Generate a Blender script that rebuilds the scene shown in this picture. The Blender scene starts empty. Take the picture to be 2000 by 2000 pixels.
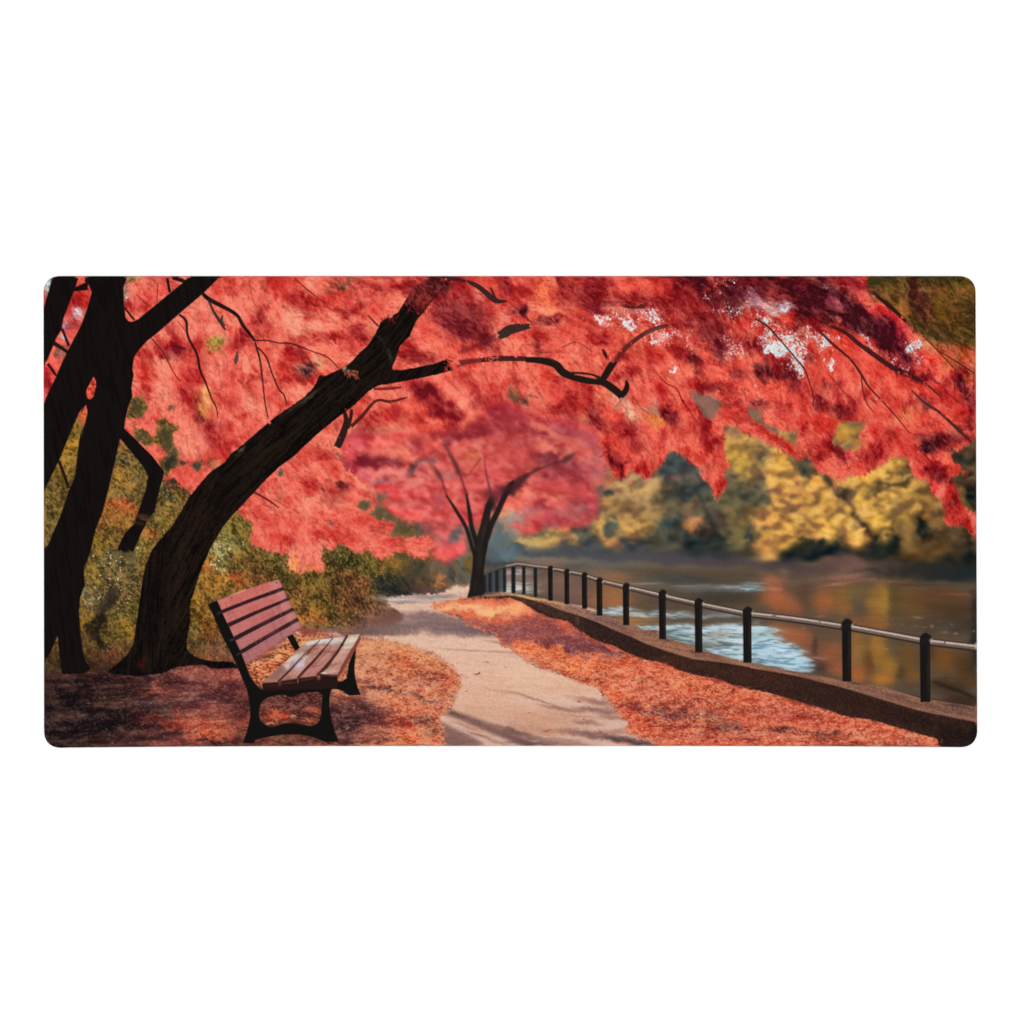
import math
import numpy as np

# ---------------------------------------------------------------- print artwork
# The mat carries a sublimation print.  The print is computed here as a field of
# ink colours (sRGB 0..1), one sample per half millimetre, later stored on the
# vertices of the cloth.
X0, Y0, W, H = 73, 527, 1848, 945          # field window in print units (1 unit = 0.5 mm)
S = 470.0 / 1932.0
YY, XX = np.mgrid[0:H, 0:W].astype(np.float32)
XX += X0
YY += Y0
TILE = {'A': (75, 530, S), 'B': (535, 530, S), 'C': (995, 530, S), 'D': (1455, 530, S),
        'E': (75, 1000, S), 'F': (535, 1000, S), 'G': (995, 1000, S), 'H': (1455, 1000, S),
        'P': (400, 1125, 160 / 1932.0), 'Q': (460, 1210, 260 / 1932.0), 'R': (930, 1080, 260 / 1932.0),
        'Z': (0, 0, 1.0)}
_f1 = np.fft.fftfreq(H).astype(np.float32)[:, None]
_f2 = np.fft.rfftfreq(W).astype(np.float32)[None, :]


def gn(sx, sy, ang=0.0, seed=1):
    """unit-variance smooth random field, sx / sy = grain along and across ang (degrees)"""
    r = np.random.RandomState(seed)
    f = np.fft.rfft2(r.standard_normal((H, W)).astype(np.float32))
    c, s = math.cos(math.radians(ang)), math.sin(math.radians(ang))
    a = (_f2 * c + _f1 * s) * sx
    b = (-_f2 * s + _f1 * c) * sy
    f *= np.exp(-2 * math.pi ** 2 * (a * a + b * b))
    n = np.fft.irfft2(f, s=(H, W)).astype(np.float32)
    return n / n.std()


def blur(m, sx, sy=None):
    sy = sx if sy is None else sy
    g = np.exp(-2 * math.pi ** 2 * ((_f2 * sx) ** 2 + (_f1 * sy) ** 2))
    if m.ndim == 3:
        return np.stack([blur(m[..., k], sx, sy) for k in range(m.shape[2])], -1)
    return np.fft.irfft2(np.fft.rfft2(m) * g, s=(H, W)).astype(np.float32)


def sstep(a, b, x):
    t = np.clip((x - a) / (b - a), 0, 1)
    return t * t * (3 - 2 * t)


RAMP = [(0, 70, 20, 28), (.1, 95, 24, 34), (.2, 134, 33, 38), (.35, 172, 43, 42), (.5, 205, 64, 54), (.6, 221, 84, 71), (.7, 231, 101, 85),
        (.8, 236, 121, 101), (.9, 235, 140, 116), (1, 239, 160, 132)]
RAMP = np.array(RAMP, np.float32)


def col(c):
    if isinstance(c, str):
        c = float(c) if ',' not in c else tuple(float(q) for q in c.split(','))
    if isinstance(c, (int, float)):
        return np.array([np.interp(c, RAMP[:, 0], RAMP[:, k]) for k in (1, 2, 3)], np.float32) / 255
    return np.array(c, np.float32) / 255


def pts(tile, s):
    ox, oy, k = TILE[tile]
    return [(ox + k * float(p.split(',')[0]), oy + k * float(p.split(',')[1])) for p in s.split()]


def mpts(s):
    """'A 1,2 3,4 B 5,6' -> points, the tile letter may change on the way"""
    out, t = [], 'Z'
    for w in s.split():
        if ',' in w:
            out += pts(t, w)
        else:
            t = w
    return out


def chaikin(p, n=1, closed=True):
    for _ in range(n):
        q = []
        m = len(p)
        for i in range(m if closed else m - 1):
            a, b = p[i], p[(i + 1) % m]
            q += [(.75 * a[0] + .25 * b[0], .75 * a[1] + .25 * b[1]), (.25 * a[0] + .75 * b[0], .25 * a[1] + .75 * b[1])]
        if not closed:
            q = [p[0]] + q + [p[-1]]
        p = q
    return p


def soften(m, sg):
    """small separable gaussian on a crop"""
    if sg <= .2:
        return m
    r = int(3 * sg + .5)
    k = np.exp(-.5 * (np.arange(-r, r + 1) / sg) ** 2).astype(np.float32)
    k /= k.sum()
    for ax in (0, 1):
        pad = [(r, r), (0, 0)] if ax == 0 else [(0, 0), (r, r)]
        q = np.pad(m, pad, mode='edge')
        n = m.shape[ax]
        m = sum(k[t] * (q[t:t + n] if ax == 0 else q[:, t:t + n]) for t in range(2 * r + 1))
    return m


def raster(p, pad=8):
    """filled polygon as a 0..1 field on its own crop: (rows, columns), field"""
    xs = [q[0] for q in p]
    ys = [q[1] for q in p]
    i0, i1 = max(0, int(min(ys) - Y0) - pad), min(H, int(max(ys) - Y0) + pad + 1)
    j0, j1 = max(0, int(min(xs) - X0) - pad), min(W, int(max(xs) - X0) + pad + 1)
    if i0 >= i1 or j0 >= j1:
        return (slice(0, 1), slice(0, 1)), np.zeros((1, 1), np.float32)
    acc = np.zeros((i1 - i0, j1 - j0), np.float32)
    px = np.array([q[0] for q in p])
    py = np.array([q[1] for q in p])
    qx, qy = np.roll(px, 1), np.roll(py, 1)
    sl = np.where(py == qy, 0, (qx - px) / np.where(py == qy, 1, qy - py))
    n = j1 - j0
    for oy in (.125, .375, .625, .875):
        for i in range(i0, i1):
            y = i + Y0 - .5 + oy
            c = (py > y) != (qy > y)
            if not c.any():
                continue
            x = np.sort(sl[c] * (y - py[c]) + px[c]) - X0 + .5 - j0
            for k in range(0, len(x) - 1, 2):
                a, b = min(max(x[k], 0), n), min(max(x[k + 1], 0), n)
                if b <= a:
                    continue
                ia, ib = int(a), int(b)
                if ia == ib:
                    if ia < n:
                        acc[i - i0, ia] += b - a
                else:
                    acc[i - i0, ia] += ia + 1 - a
                    acc[i - i0, ia + 1:ib] += 1
                    if ib < n:
                        acc[i - i0, ib] += b - ib
    return (slice(i0, i1), slice(j0, j1)), acc / 4


# ---- shared random fields
N_FINE = gn(.9, .9, 0, 11)
N_2 = gn(1.8, 1.8, 0, 12)
N_5 = gn(5, 5, 0, 13)
N_12 = gn(12, 12, 0, 14)
WXA = gn(9, 9, 0, 21) * 5 + gn(3, 3, 0, 22) * 2.6 + gn(1.2, 1.2, 0, 28) * 1.4
WYA = gn(9, 9, 0, 23) * 5 + gn(3, 3, 0, 24) * 2.6 + gn(1.2, 1.2, 0, 29) * 1.4
RAG = .6 * gn(3, 1.2, 50, 25) + .6 * gn(3, 1.2, 110, 26) + .5 * gn(7, 4, 60, 27)
RAG /= RAG.std()

img = np.zeros((H, W, 3), np.float32)
ident = np.zeros((H, W), np.uint8)


def blend(m, c):
    global img
    img += m[..., None] * (np.asarray(c, np.float32) - img)


def blobs(tile, text, warp=1.0, p=1.35, k=1.0, dst=None, am=1.0, skiprgb=False):
    """soft pigment spots: 'u v ru rv angle colour [alpha]' per entry, ; or newline between"""
    ox, oy, s = TILE[tile]
    d = img if dst is None else dst
    for ln in text.replace(';', '\n').split('\n'):
        w = ln.split()
        if not w:
            continue
        u, v, ru, rv, an = (float(q) for q in w[:5])
        c = col(w[5])
        al = am * (float(w[6]) if len(w) > 6 else .85)
        if am < 1 and (max(ru, rv) > 260 or (skiprgb and ',' in w[5])):
            continue
        x, y, rx, ry = ox + s * u, oy + s * v, max(s * ru * k, 1.2), max(s * rv * k, 1.2)
        R = max(rx, ry) * 1.9 + 14 * warp
        i0, i1 = max(0, int(y - R - Y0)), min(H, int(y + R - Y0) + 1)
        j0, j1 = max(0, int(x - R - X0)), min(W, int(x + R - X0) + 1)
        if i0 >= i1 or j0 >= j1:
            continue
        lw = warp * min(1.0, min(rx, ry) / 9.0 + .15)
        dx = XX[i0:i1, j0:j1] - x + lw * WXA[i0:i1, j0:j1]
        dy = YY[i0:i1, j0:j1] - y + lw * WYA[i0:i1, j0:j1]
        ca, sa = math.cos(math.radians(an)), math.sin(math.radians(an))
        q = ((dx * ca + dy * sa) / rx) ** 2 + ((-dx * sa + dy * ca) / ry) ** 2
        a = al * np.exp(-.8 * q ** p)
        d[i0:i1, j0:j1] += a[..., None] * (c - d[i0:i1, j0:j1])


def within(m, fn):
    """run fn, keep what it painted only inside mask m"""
    global img
    sv = img.copy()
    fn()
    img = sv + m[..., None] * (img - sv)


def lay(sl, m, c, a, idn, paint):
    if paint:
        img[sl] += (m * a)[..., None] * (col(c) - img[sl])
    if idn:
        ident[sl][m > .5] = idn
    full = np.zeros((H, W), np.float32)
    full[sl] = m
    return full


def poly(s, c, soft=.7, rag=0.0, a=1.0, sm=1, ragf=None, idn=None, paint=True, post=.6, wd=.09, am=.11):
    p = mpts(s)
    if sm:
        p = chaikin(p, sm)
    sl, m = raster(p, int(3 * (soft + rag) + 10))
    if rag:
        b = soften(m, max(soft, 2.0) + rag)
        m = sstep(.5 - wd, .5 + wd, b + am * (RAG if ragf is None else ragf)[sl] * np.clip(4 * b * (1 - b), 0, 1))
        m = soften(m, post)
    else:
        m = soften(m, soft)
    return lay(sl, np.clip(m, 0, 1), c, a, idn, paint)


def line(s, c, soft=.6, a=1.0, idn=None, wig=0.0, paint=True):
    """tapered stroke 'T u,v,w u,v,w'"""
    P, t = [], 'Z'
    for w in s.split():
        if ',' not in w:
            t = w
            continue
        u, v, wd = (float(q) for q in w.split(','))
        ox, oy, k = TILE[t]
        P.append((ox + k * u, oy + k * v, k * wd))
    Q = []
    n = len(P)
    for i in range(n - 1):
        p0, p1, p2, p3 = P[max(i - 1, 0)], P[i], P[i + 1], P[min(i + 2, n - 1)]
        for j in range(8):
            f = j / 8
            Q.append(tuple(.5 * (2 * p1[d] + (p2[d] - p0[d]) * f + (2 * p0[d] - 5 * p1[d] + 4 * p2[d] - p3[d]) * f * f
                                 + (3 * p1[d] - p0[d] - 3 * p2[d] + p3[d]) * f ** 3) for d in range(3)))
    Q.append(P[-1])
    rr = np.random.RandomState(int(abs(P[0][0] * 7 + P[0][1])) % 9999)
    L, R = [], []
    for i, q in enumerate(Q):
        a_, b_ = Q[max(i - 1, 0)], Q[min(i + 1, len(Q) - 1)]
        dx, dy = b_[0] - a_[0], b_[1] - a_[1]
        d = math.hypot(dx, dy) or 1
        h = max(q[2], 1.3) / 2
        jl, jr = rr.uniform(-wig, wig) * h, rr.uniform(-wig, wig) * h
        L.append((q[0] - dy / d * (h + jl), q[1] + dx / d * (h + jl)))
        R.append((q[0] + dy / d * (h + jr), q[1] - dx / d * (h + jr)))
    sl, m = raster(L + R[::-1])
    return lay(sl, np.clip(soften(m, soft), 0, 1), c, a, idn, paint)


def sweep(f, ang, n, step=1.0):
    """smear a field along a direction field (line integral), n samples each way"""
    ca, sa = np.cos(np.radians(ang)) * step, np.sin(np.radians(ang)) * step
    tot = f.copy()
    wsum = 1.0
    ii, jj = np.mgrid[0:H, 0:W].astype(np.float32)
    for sg in (1, -1):
        y, x = ii.copy(), jj.copy()
        for k in range(1, n + 1):
            yi, xi = np.clip(y + .5, 0, H - 1).astype(np.int32), np.clip(x + .5, 0, W - 1).astype(np.int32)
            y += sg * sa[yi, xi]
            x += sg * ca[yi, xi]
            yi, xi = np.clip(y + .5, 0, H - 1).astype(np.int32), np.clip(x + .5, 0, W - 1).astype(np.int32)
            w = 1 - k / (n + 1.0)
            tot += w * f[yi, xi]
            if sg == 1:
                wsum += 2 * w
    return tot / wsum


def leaflets(n, mask, L, w, ang, spread, var=.3, a=.8, seed=1, up=.5, light=(250, 165, 140), src=None, bias=0.0):
    """thousands of little pointed leaves, each a shade off the colour it lies on"""
    r = np.random.RandomState(seed)
    src = img.copy() if src is None else src
    lc = np.array(light, np.float32) / 255
    xs, ys = r.uniform(12, W - 12, n), r.uniform(12, H - 12, n)
    ok = r.uniform(0, 1, n) < mask[ys.astype(int), xs.astype(int)]
    for x, y in zip(xs[ok], ys[ok]):
        an = ang[int(y), int(x)] if isinstance(ang, np.ndarray) else ang
        t = math.radians(an + r.uniform(-spread, spread))
        l = L * r.uniform(.5, 1.3)
        hw0 = w * r.uniform(.6, 1.25)
        c = src[int(y), int(x)]
        g = min(max(r.normal(bias, var), -1.9 * var), 2.2 * var)
        c = c * (1 + g) if g < 0 else c + (lc - c) * min(g * up * 2, .8)
        k = int(l + hw0) + 2
        i0, j0 = int(y) - k, int(x) - k
        if i0 < 0 or j0 < 0 or i0 + 2 * k > H or j0 + 2 * k > W:
            continue
        dx = (np.arange(j0, j0 + 2 * k) - x)[None, :]
        dy = (np.arange(i0, i0 + 2 * k) - y)[:, None]
        ca, sa = math.cos(t), math.sin(t)
        p = dx * ca + dy * sa
        q = np.abs(dy * ca - dx * sa)
        m = np.clip(hw0 * (1 - (p / l) ** 2) - q + .5, 0, 1) * a
        z = img[i0:i0 + 2 * k, j0:j0 + 2 * k]
        z += m[..., None].astype(np.float32) * (c - z)


def tint(n, m, dark=(.55, .75, .7), light=(250, 150, 125), kd=1.0, kl=.5):
    """pigment variation: n<0 darker, n>0 lighter, inside mask m"""
    global img
    nd = np.clip(-n, 0, 1.6)[..., None] * kd * m[..., None]
    nl = np.clip(n, 0, 1.6)[..., None] * kl * m[..., None]
    img *= np.clip(1 - nd * np.array(dark, np.float32), .12, 1)
    img += np.clip(nl, 0, .9) * (np.array(light, np.float32) / 255 - img)


def sprays(n, mask, ang, La, Lb, wd, lf, var=.14, a=.7, seed=1, light=(246, 160, 132), src=None, lw=.85, bias=0.0, dens=1.0, up=1.1):
    """drooping sprays: leaflets set herringbone fashion along a hanging twig, one shade per spray"""
    r = np.random.RandomState(seed)
    src = img.copy() if src is None else src
    lc = np.array(light, np.float32) / 255
    xs, ys = r.uniform(14, W - 14, n), r.uniform(14, H - 14, n)
    ok = r.uniform(0, 1, n) < mask[ys.astype(int), xs.astype(int)]
    for x0, y0 in zip(xs[ok], ys[ok]):
        L = r.uniform(La, Lb)
        t0 = math.radians(float(ang[int(y0), int(x0)]) + r.uniform(-22, 22))
        cv = r.uniform(-.012, .022)
        g0 = r.normal(bias, var)
        c0 = src[int(y0), int(x0)]
        k_ = int(L * dens)
        for q in range(k_):
            f = q / k_
            t = t0 + cv * f * L
            x, y = x0 + math.cos(t) * f * L, y0 + math.sin(t) * f * L
            sd = -1 if q % 2 else 1
            off = sd * wd * (1 - f) ** .6 * r.uniform(.1, .6)
            x, y = x - math.sin(t) * off, y + math.cos(t) * off
            tl = t + sd * math.radians(r.uniform(15, 55))
            l = lf * (1.1 - .5 * f) * r.uniform(.6, 1.2)
            g = g0 + r.normal(0, .05) + (.05 if sd < 0 else -.04)
            c = c0 * (1 + g) if g < 0 else c0 + (lc - c0) * min(g * up * 2, .75)
            k = int(l + lw) + 2
            i0, j0 = int(y) - k, int(x) - k
            if i0 < 0 or j0 < 0 or i0 + 2 * k > H or j0 + 2 * k > W:
                continue
            dx = (np.arange(j0, j0 + 2 * k) - x)[None, :]
            dy = (np.arange(i0, i0 + 2 * k) - y)[:, None]
            ca, sa = math.cos(tl), math.sin(tl)
            p = dx * ca + dy * sa
            m = np.clip(lw * (1 - (p / l) ** 2) - np.abs(dy * ca - dx * sa) + .5, 0, 1) * a
            z = img[i0:i0 + 2 * k, j0:j0 + 2 * k]
            z += m[..., None].astype(np.float32) * (c - z)


def fans(n, mask, ang, La, Lb, asp, fray, a=.6, root=.22, tip=.2, seed=1, light=(246, 148, 122), src=None):
    """overlapping fronds: dark at the root, bright at the hanging tip, frayed along the sides"""
    r = np.random.RandomState(seed)
    src = img.copy() if src is None else src
    lc = np.array(light, np.float32) / 255
    xs, ys = r.uniform(20, W - 20, n), r.uniform(4, H - 20, n)
    ok = r.uniform(0, 1, n) < mask[ys.astype(int), xs.astype(int)]
    P = sorted(zip(ys[ok], xs[ok]), reverse=True)
    for y0, x0 in P:
        L = r.uniform(La, Lb)
        t = math.radians(float(ang[int(y0), int(x0)]) + r.uniform(-16, 16))
        Wd = L * asp * r.uniform(.7, 1.3)
        R = int(L * 1.15 + 4)
        i0, i1, j0, j1 = max(0, int(y0) - R), min(H, int(y0) + R), max(0, int(x0) - R), min(W, int(x0) + R)
        dx = (np.arange(j0, j1) - x0)[None, :]
        dy = (np.arange(i0, i1) - y0)[:, None]
        f = (dx * math.cos(t) + dy * math.sin(t)) / L
        q = (-dx * math.sin(t) + dy * math.cos(t)) / Wd
        f = f + .10 * fray[i0:i1, j0:j1]
        q = q + .22 * fray[i0:i1, j0:j1]
        hw = np.clip(f, 0, 1) ** .55 * np.clip(1 - f, 0, 1) ** .35 * 1.25
        m = np.clip((hw - np.abs(q)) * 2.6, 0, 1) * (f > 0) * (f < 1)
        m = m * sstep(0, .25, f) * a
        g = -root + (root + tip) * np.clip(f, 0, 1) ** 1.1 - .10 * np.abs(q)
        g = g + r.normal(0, .05)
        c0 = src[i0:i1, j0:j1]
        c = np.where(g[..., None] < 0, c0 * (1 + g[..., None] * np.array([.75, 1.15, 1.1], np.float32)), c0 + (lc - c0) * np.clip(g * 1.6, 0, .6)[..., None])
        z = img[i0:i1, j0:j1]
        z += m[..., None].astype(np.float32) * (c.astype(np.float32) - z)

# ================================================================ far side
img[:] = col('110,100,80')
# --- far bank, all out of focus
img[:] = img + (YY[..., None] > 1120) * (col('105,90,70') - img)
blobs('D', '''300 1700 700 500 0 200,150,85; 1200 1750 800 400 0 180,138,75; 1700 1500 300 300 0 90,72,55
60 1450 140 110 0 200,155,85; 150 1540 50 80 0 110,95,80; 300 1580 150 150 0 222,160,75; 510 1600 90 120 10 80,78,68; 80 1680 110 70 0 110,100,85
100 1800 120 80 0 98,98,86; 60 1900 130 80 0 82,86,76; 300 1750 130 70 0 190,130,75; 580 1700 90 60 0 215,150,70; 670 1710 140 26 35 100,90,75
400 1810 130 60 0 205,145,80; 330 1900 130 50 0 215,150,80; 620 1850 120 80 0 215,155,75; 840 1790 70 25 20 105,88,66; 770 1790 25 60 -40 110,90,66
950 1850 120 70 0 222,170,80; 1000 1650 130 80 0 220,165,75; 1200 1560 90 80 0 185,140,65; 1290 1560 50 60 30 90,80,60; 1150 1730 160 26 -10 88,78,52
1250 1700 90 25 -15 85,74,50; 1300 1770 120 60 0 175,135,70; 1100 1850 120 70 0 215,165,80; 1300 1880 100 50 0 155,118,65; 1450 1800 90 80 0 130,100,60
1450 1890 90 50 0 150,110,60; 1700 1450 100 70 0 95,75,60; 1780 1530 80 50 0 50,50,45; 1800 1700 60 80 0 75,60,50; 1680 1740 60 50 0 110,75,50
1840 1850 40 120 0 35,48,46; 1790 1480 60 30 0 85,70,55; 700 1620 60 60 0 190,140,80; 460 1500 60 60 0 120,104,80; 230 1480 60 50 0 195,150,85
230 1650 60 60 0 205,150,80; 880 1900 60 30 0 200,150,80; 520 1800 60 50 0 190,135,75; 1200 1820 60 30 0 160,120,65''', warp=1.1)
blobs('C', '''1400 1600 500 400 0 88,92,86; 950 1800 300 250 0 190,150,102; 1850 1500 200 400 0 130,112,85
1000 1720 170 90 0 196,158,108; 760 1780 80 60 0 98,94,92; 790 1870 90 50 0 215,165,92; 900 1900 120 60 0 190,150,95; 1130 1650 80 60 0 180,145,110
1060 1800 90 60 0 175,140,100; 950 1640 120 50 0 200,165,120; 1350 1550 160 110 0 85,92,92; 1400 1790 120 80 0 76,80,76; 1500 1800 110 90 40 68,76,76; 1480 1880 120 50 0 140,110,85
1340 1640 60 30 0 122,96,90; 1600 1860 100 70 0 106,106,86; 1850 1800 130 130 0 104,100,80; 1830 1400 150 130 0 205,160,85; 1880 1560 110 110 0 206,162,78
1780 1300 110 60 0 165,125,95; 1760 1660 90 60 0 122,106,86; 1570 1520 60 50 0 92,96,92; 1690 1570 60 90 0 128,118,90; 1820 1250 80 40 0 150,118,98; 1300 1740 90 50 0 110,100,85
1220 1850 100 60 0 120,108,84; 1150 1900 70 40 0 150,122,86; 1600 1720 60 80 0 90,92,86; 1450 1640 90 30 40 100,92,90; 860 1740 60 40 0 180,140,100
640 1900 60 60 0 110,100,95;700 1860 40 60 0 120,104,92''', warp=1.0)
blobs('G', '''300 120 700 200 0 120,110,90; 950 150 300 180 0 150,120,85; 1500 150 400 180 0 90,88,78
300 230 140 50 0 192,158,100; 150 240 130 40 0 196,166,110; 400 160 100 50 0 165,138,90; 480 190 90 60 0 195,150,100; 50 320 130 50 0 78,88,92; 620 240 100 60 0 76,82,86
250 130 60 40 0 120,115,90; 560 120 60 60 0 95,100,92; 780 215 70 26 50 215,150,90; 950 100 150 110 0 182,142,92; 740 90 50 60 0 205,165,100; 1100 120 90 90 0 170,140,88; 1150 190 110 50 0 110,105,85
980 190 120 40 0 160,125,85; 1000 285 180 50 0 72,78,82; 1300 210 120 70 0 86,86,76; 1280 70 90 60 0 76,86,82; 1500 110 110 60 30 172,122,90; 1420 120 40 30 0 160,118,84
1540 250 120 80 0 40,52,58; 1660 130 80 90 0 75,70,72; 1700 260 90 80 0 45,55,58; 1850 180 120 120 0 100,100,80; 1880 330 90 60 0 96,90,75; 870 280 60 30 45 185,130,85
830 130 60 70 0 100,105,95; 1560 160 40 40 0 70,64,62; 420 280 120 30 0 175,140,100''', warp=1.0)
blobs('H', '''700 150 700 200 0 185,142,75; 1600 250 500 250 0 100,80,55; 300 60 200 80 0 205,145,75; 150 90 110 60 0 205,140,80; 430 60 90 40 0 150,115,75; 250 250 150 60 0 215,155,75
120 265 90 50 0 205,148,80; 200 335 60 40 40 205,145,85; 350 200 120 60 0 200,142,72; 60 140 70 90 0 85,85,72; 40 250 40 90 0 84,84,74; 620 120 120 80 0 225,168,80; 700 200 120 50 0 222,166,80
850 180 120 90 0 200,150,75; 800 245 130 40 0 190,140,75; 1080 60 80 70 0 220,168,70; 1090 150 60 50 0 190,145,65; 1250 60 110 90 0 160,125,66; 1300 150 110 50 0 130,105,65
1430 90 50 90 0 45,50,48; 1560 100 90 80 0 130,100,65; 1650 200 110 60 0 105,85,60; 1480 10 60 40 0 160,115,60; 1750 250 100 80 0 80,65,50; 1550 280 110 50 0 115,90,55
1300 320 120 60 0 125,100,60; 1400 350 120 40 0 105,80,50; 1220 400 90 40 0 92,76,50; 480 130 70 40 0 175,128,72; 550 60 40 40 0 190,140,78; 950 130 50 60 0 150,115,68
620 290 190 80 8 30,42,46; 450 345 150 50 0 40,48,50; 750 335 150 60 0 45,52,50; 1100 320 130 80 0 38,45,42; 1170 270 60 60 0 50,55,45; 1000 350 110 50 0 65,62,55
300 395 150 40 0 55,58,60; 500 240 60 30 0 70,66,55; 1500 450 250 80 0 40,42,42; 1750 420 180 120 0 35,42,42; 1820 510 130 60 0 32,42,44; 1300 480 150 50 0 45,45,42; 1100 480 130 40 0 58,52,50
900 290 60 40 0 120,92,60; 560 190 60 30 0 160,115,70; 1180 150 40 60 0 100,85,55; 1700 330 60 40 0 70,58,46; 1830 330 50 80 0 35,40,40;1490 210 60 50 0 90,72,52''', warp=1.0)
line('H 850,0,30 960,110,36 1030,220,30', '96,78,58', 2.4, .75)
line('D 540,1590,34 700,1720,24 860,1880,26 H 880,30,30', '104,86,64', 2.0, .65)
line('D 1340,1700,14 1200,1710,22 1080,1760,10', '92,74,52', 1.8, .6)
line('D 1090,1560,14 1180,1650,12', '110,90,60', 1.6, .6)
ident[:] = 2
bankm = sstep(1000, 1100, XX) * sstep(1110, 1090, YY)
gold = sstep(.45, .68, blur(img[..., 0], 4)) * bankm * (.45 + .55 * sstep(1420, 1500, XX))
bn = .7 * gn(11, 6, -30, 301) + .8 * gn(5, 3.6, 10, 302)
bn /= bn.std()
tint(bn, bankm, kd=.13, kl=.06, light=(220, 185, 130), dark=(.7, .75, .7))
img = img + (np.clip(-bn - .1, 0, 1.3) * .36 * gold)[..., None] * (col('128,98,76') - img)
img = img + (np.clip(bn - .2, 0, 1.2) * .42 * gold)[..., None] * (col('236,182,104') - img)
dkb = np.clip(gn(8, 5, -20, 303) - .9, 0, 1) * bankm
img = img + (dkb * .22)[..., None] * (col('70,66,58') - img)
line('C 1420,1690,14 1520,1800,22 1580,1932,26 G 1650,150,40 1700,290,60', '60,64,62', 2.6, .55)
line('C 1010,1740,8 1060,1850,10 G 1050,60,12', '120,104,80', 2.2, .5)
lo_ = blur(img, 26)
img = np.clip(img + bankm[..., None] * (.45 * (img - lo_) - .045 * (1 - gold[..., None])), .03, 1)
leaflets(9000, bankm, 6.0, 3.0, -20, 50, var=.14, a=.5, seed=405, up=.3, light=(240, 190, 115))
BA = (-18 + 16 * gn(30, 30, 0, 304)).astype(np.float32)
sprays(2600, np.clip(gold * 1.2, 0, 1), BA, 8, 20, 5, 4.2, var=.07, a=.55, seed=506, light=(244, 198, 104), bias=.10, lw=1.5, up=1.3)
sprays(900, bankm * (1 - gold), BA, 8, 18, 5, 4.0, var=.12, a=.4, seed=507, light=(190, 150, 100), lw=1.5)
img = img + bankm[..., None] * (blur(img, 1.8) - img)
# --- shore line and river
blobs('G', '''600 335 500 55 0 74,78,84; 950 372 400 40 0 79,78,85; 1350 385 400 45 0 82,76,82; 1700 400 400 40 0 80,71,76; 100 330 300 40 0 78,86,92; 1550 330 300 30 0 55,60,66''', warp=.5)
blobs('H', '''830 420 150 60 0 112,82,77; 750 395 90 30 0 108,78,75; 930 455 70 45 0 122,88,82; 300 440 300 45 0 80,67,69; 520 470 200 35 0 84,68,68; 1150 430 120 40 0 75,62,58
1500 530 500 40 0 36,44,46; 1200 500 300 30 0 48,46,46; 650 440 80 26 0 95,72,68''', warp=.6)
shm = sstep(1005, 1040, XX) * sstep(1050, 1075, YY)
img = img + shm[..., None] * (blur(img, 5, 2.2) - img)
wat = poly('G -700,380 300,385 700,440 1932,455 H 100,490 400,500 640,525 900,545 1300,560 1880,570 1880,1800 0,1500 G 900,1300 -700,900', '100,86,72', 4.5, sm=0, idn=3)
blobs('F', '''1850 520 200 60 0 150,130,122; 1900 610 150 40 0 205,196,180; 1800 560 100 40 0 140,128,112''', warp=.3)
blobs('G', '''520 425 520 40 0 104,107,108 .5; 200 385 200 30 0 132,118,110; 400 430 220 40 0 142,116,100; 60 490 120 20 0 178,165,165; 60 540 160 26 0 140,118,108; 120 575 150 18 0 165,155,152; 90 632 150 22 0 214,208,200; 400 560 220 60 0 136,110,98
550 440 150 30 0 92,90,88; 700 480 150 40 0 120,106,90; 850 530 180 50 0 146,112,86; 500 650 220 90 0 130,102,92; 850 660 150 90 0 166,116,80; 840 735 120 40 0 172,118,80; 1030 660 90 60 0 112,96,76
1100 560 160 50 0 116,100,84; 1300 530 180 40 0 86,85,80; 1500 540 200 35 0 80,79,76; 1800 520 150 40 0 95,85,74; 1550 670 320 30 0 74,74,70; 1750 700 260 50 0 80,72,62; 1350 680 150 30 0 96,88,74
1600 605 330 16 0 132,146,154 .4; 1800 600 110 14 0 186,204,214 .5; 1430 590 120 8 0 150,165,172 .5; 1690 632 260 10 0 116,126,130 .35; 1080 570 140 8 0 150,150,140
700 720 80 40 0 150,108,84; 850 800 170 22 0 214,226,232; 1080 828 190 16 0 198,208,212; 1300 815 160 22 0 168,178,182; 1450 838 260 14 0 150,160,164; 1800 822 170 20 0 146,154,158; 1620 800 120 10 0 110,112,108
1020 875 160 36 0 182,132,86; 1180 880 120 28 0 150,118,90; 1400 882 320 20 0 108,96,80; 1750 880 200 20 0 104,90,78; 1100 928 120 14 0 190,205,210
1320 940 280 28 0 190,210,218; 1650 940 300 34 0 198,220,230; 1850 940 150 40 0 208,226,234; 1350 985 160 18 0 150,168,170; 1500 1010 180 24 0 176,198,204; 1400 1040 220 24 0 150,168,172; 1850 1040 200 60 0 214,234,240
1750 1120 220 50 0 196,226,236; 1680 1075 150 16 0 112,112,106; 1560 1050 120 18 0 128,138,136; 1600 1130 120 26 0 186,212,222; 1880 1180 120 30 0 200,230,238; 1330 960 60 14 0 140,164,158''', warp=.35)
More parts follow.
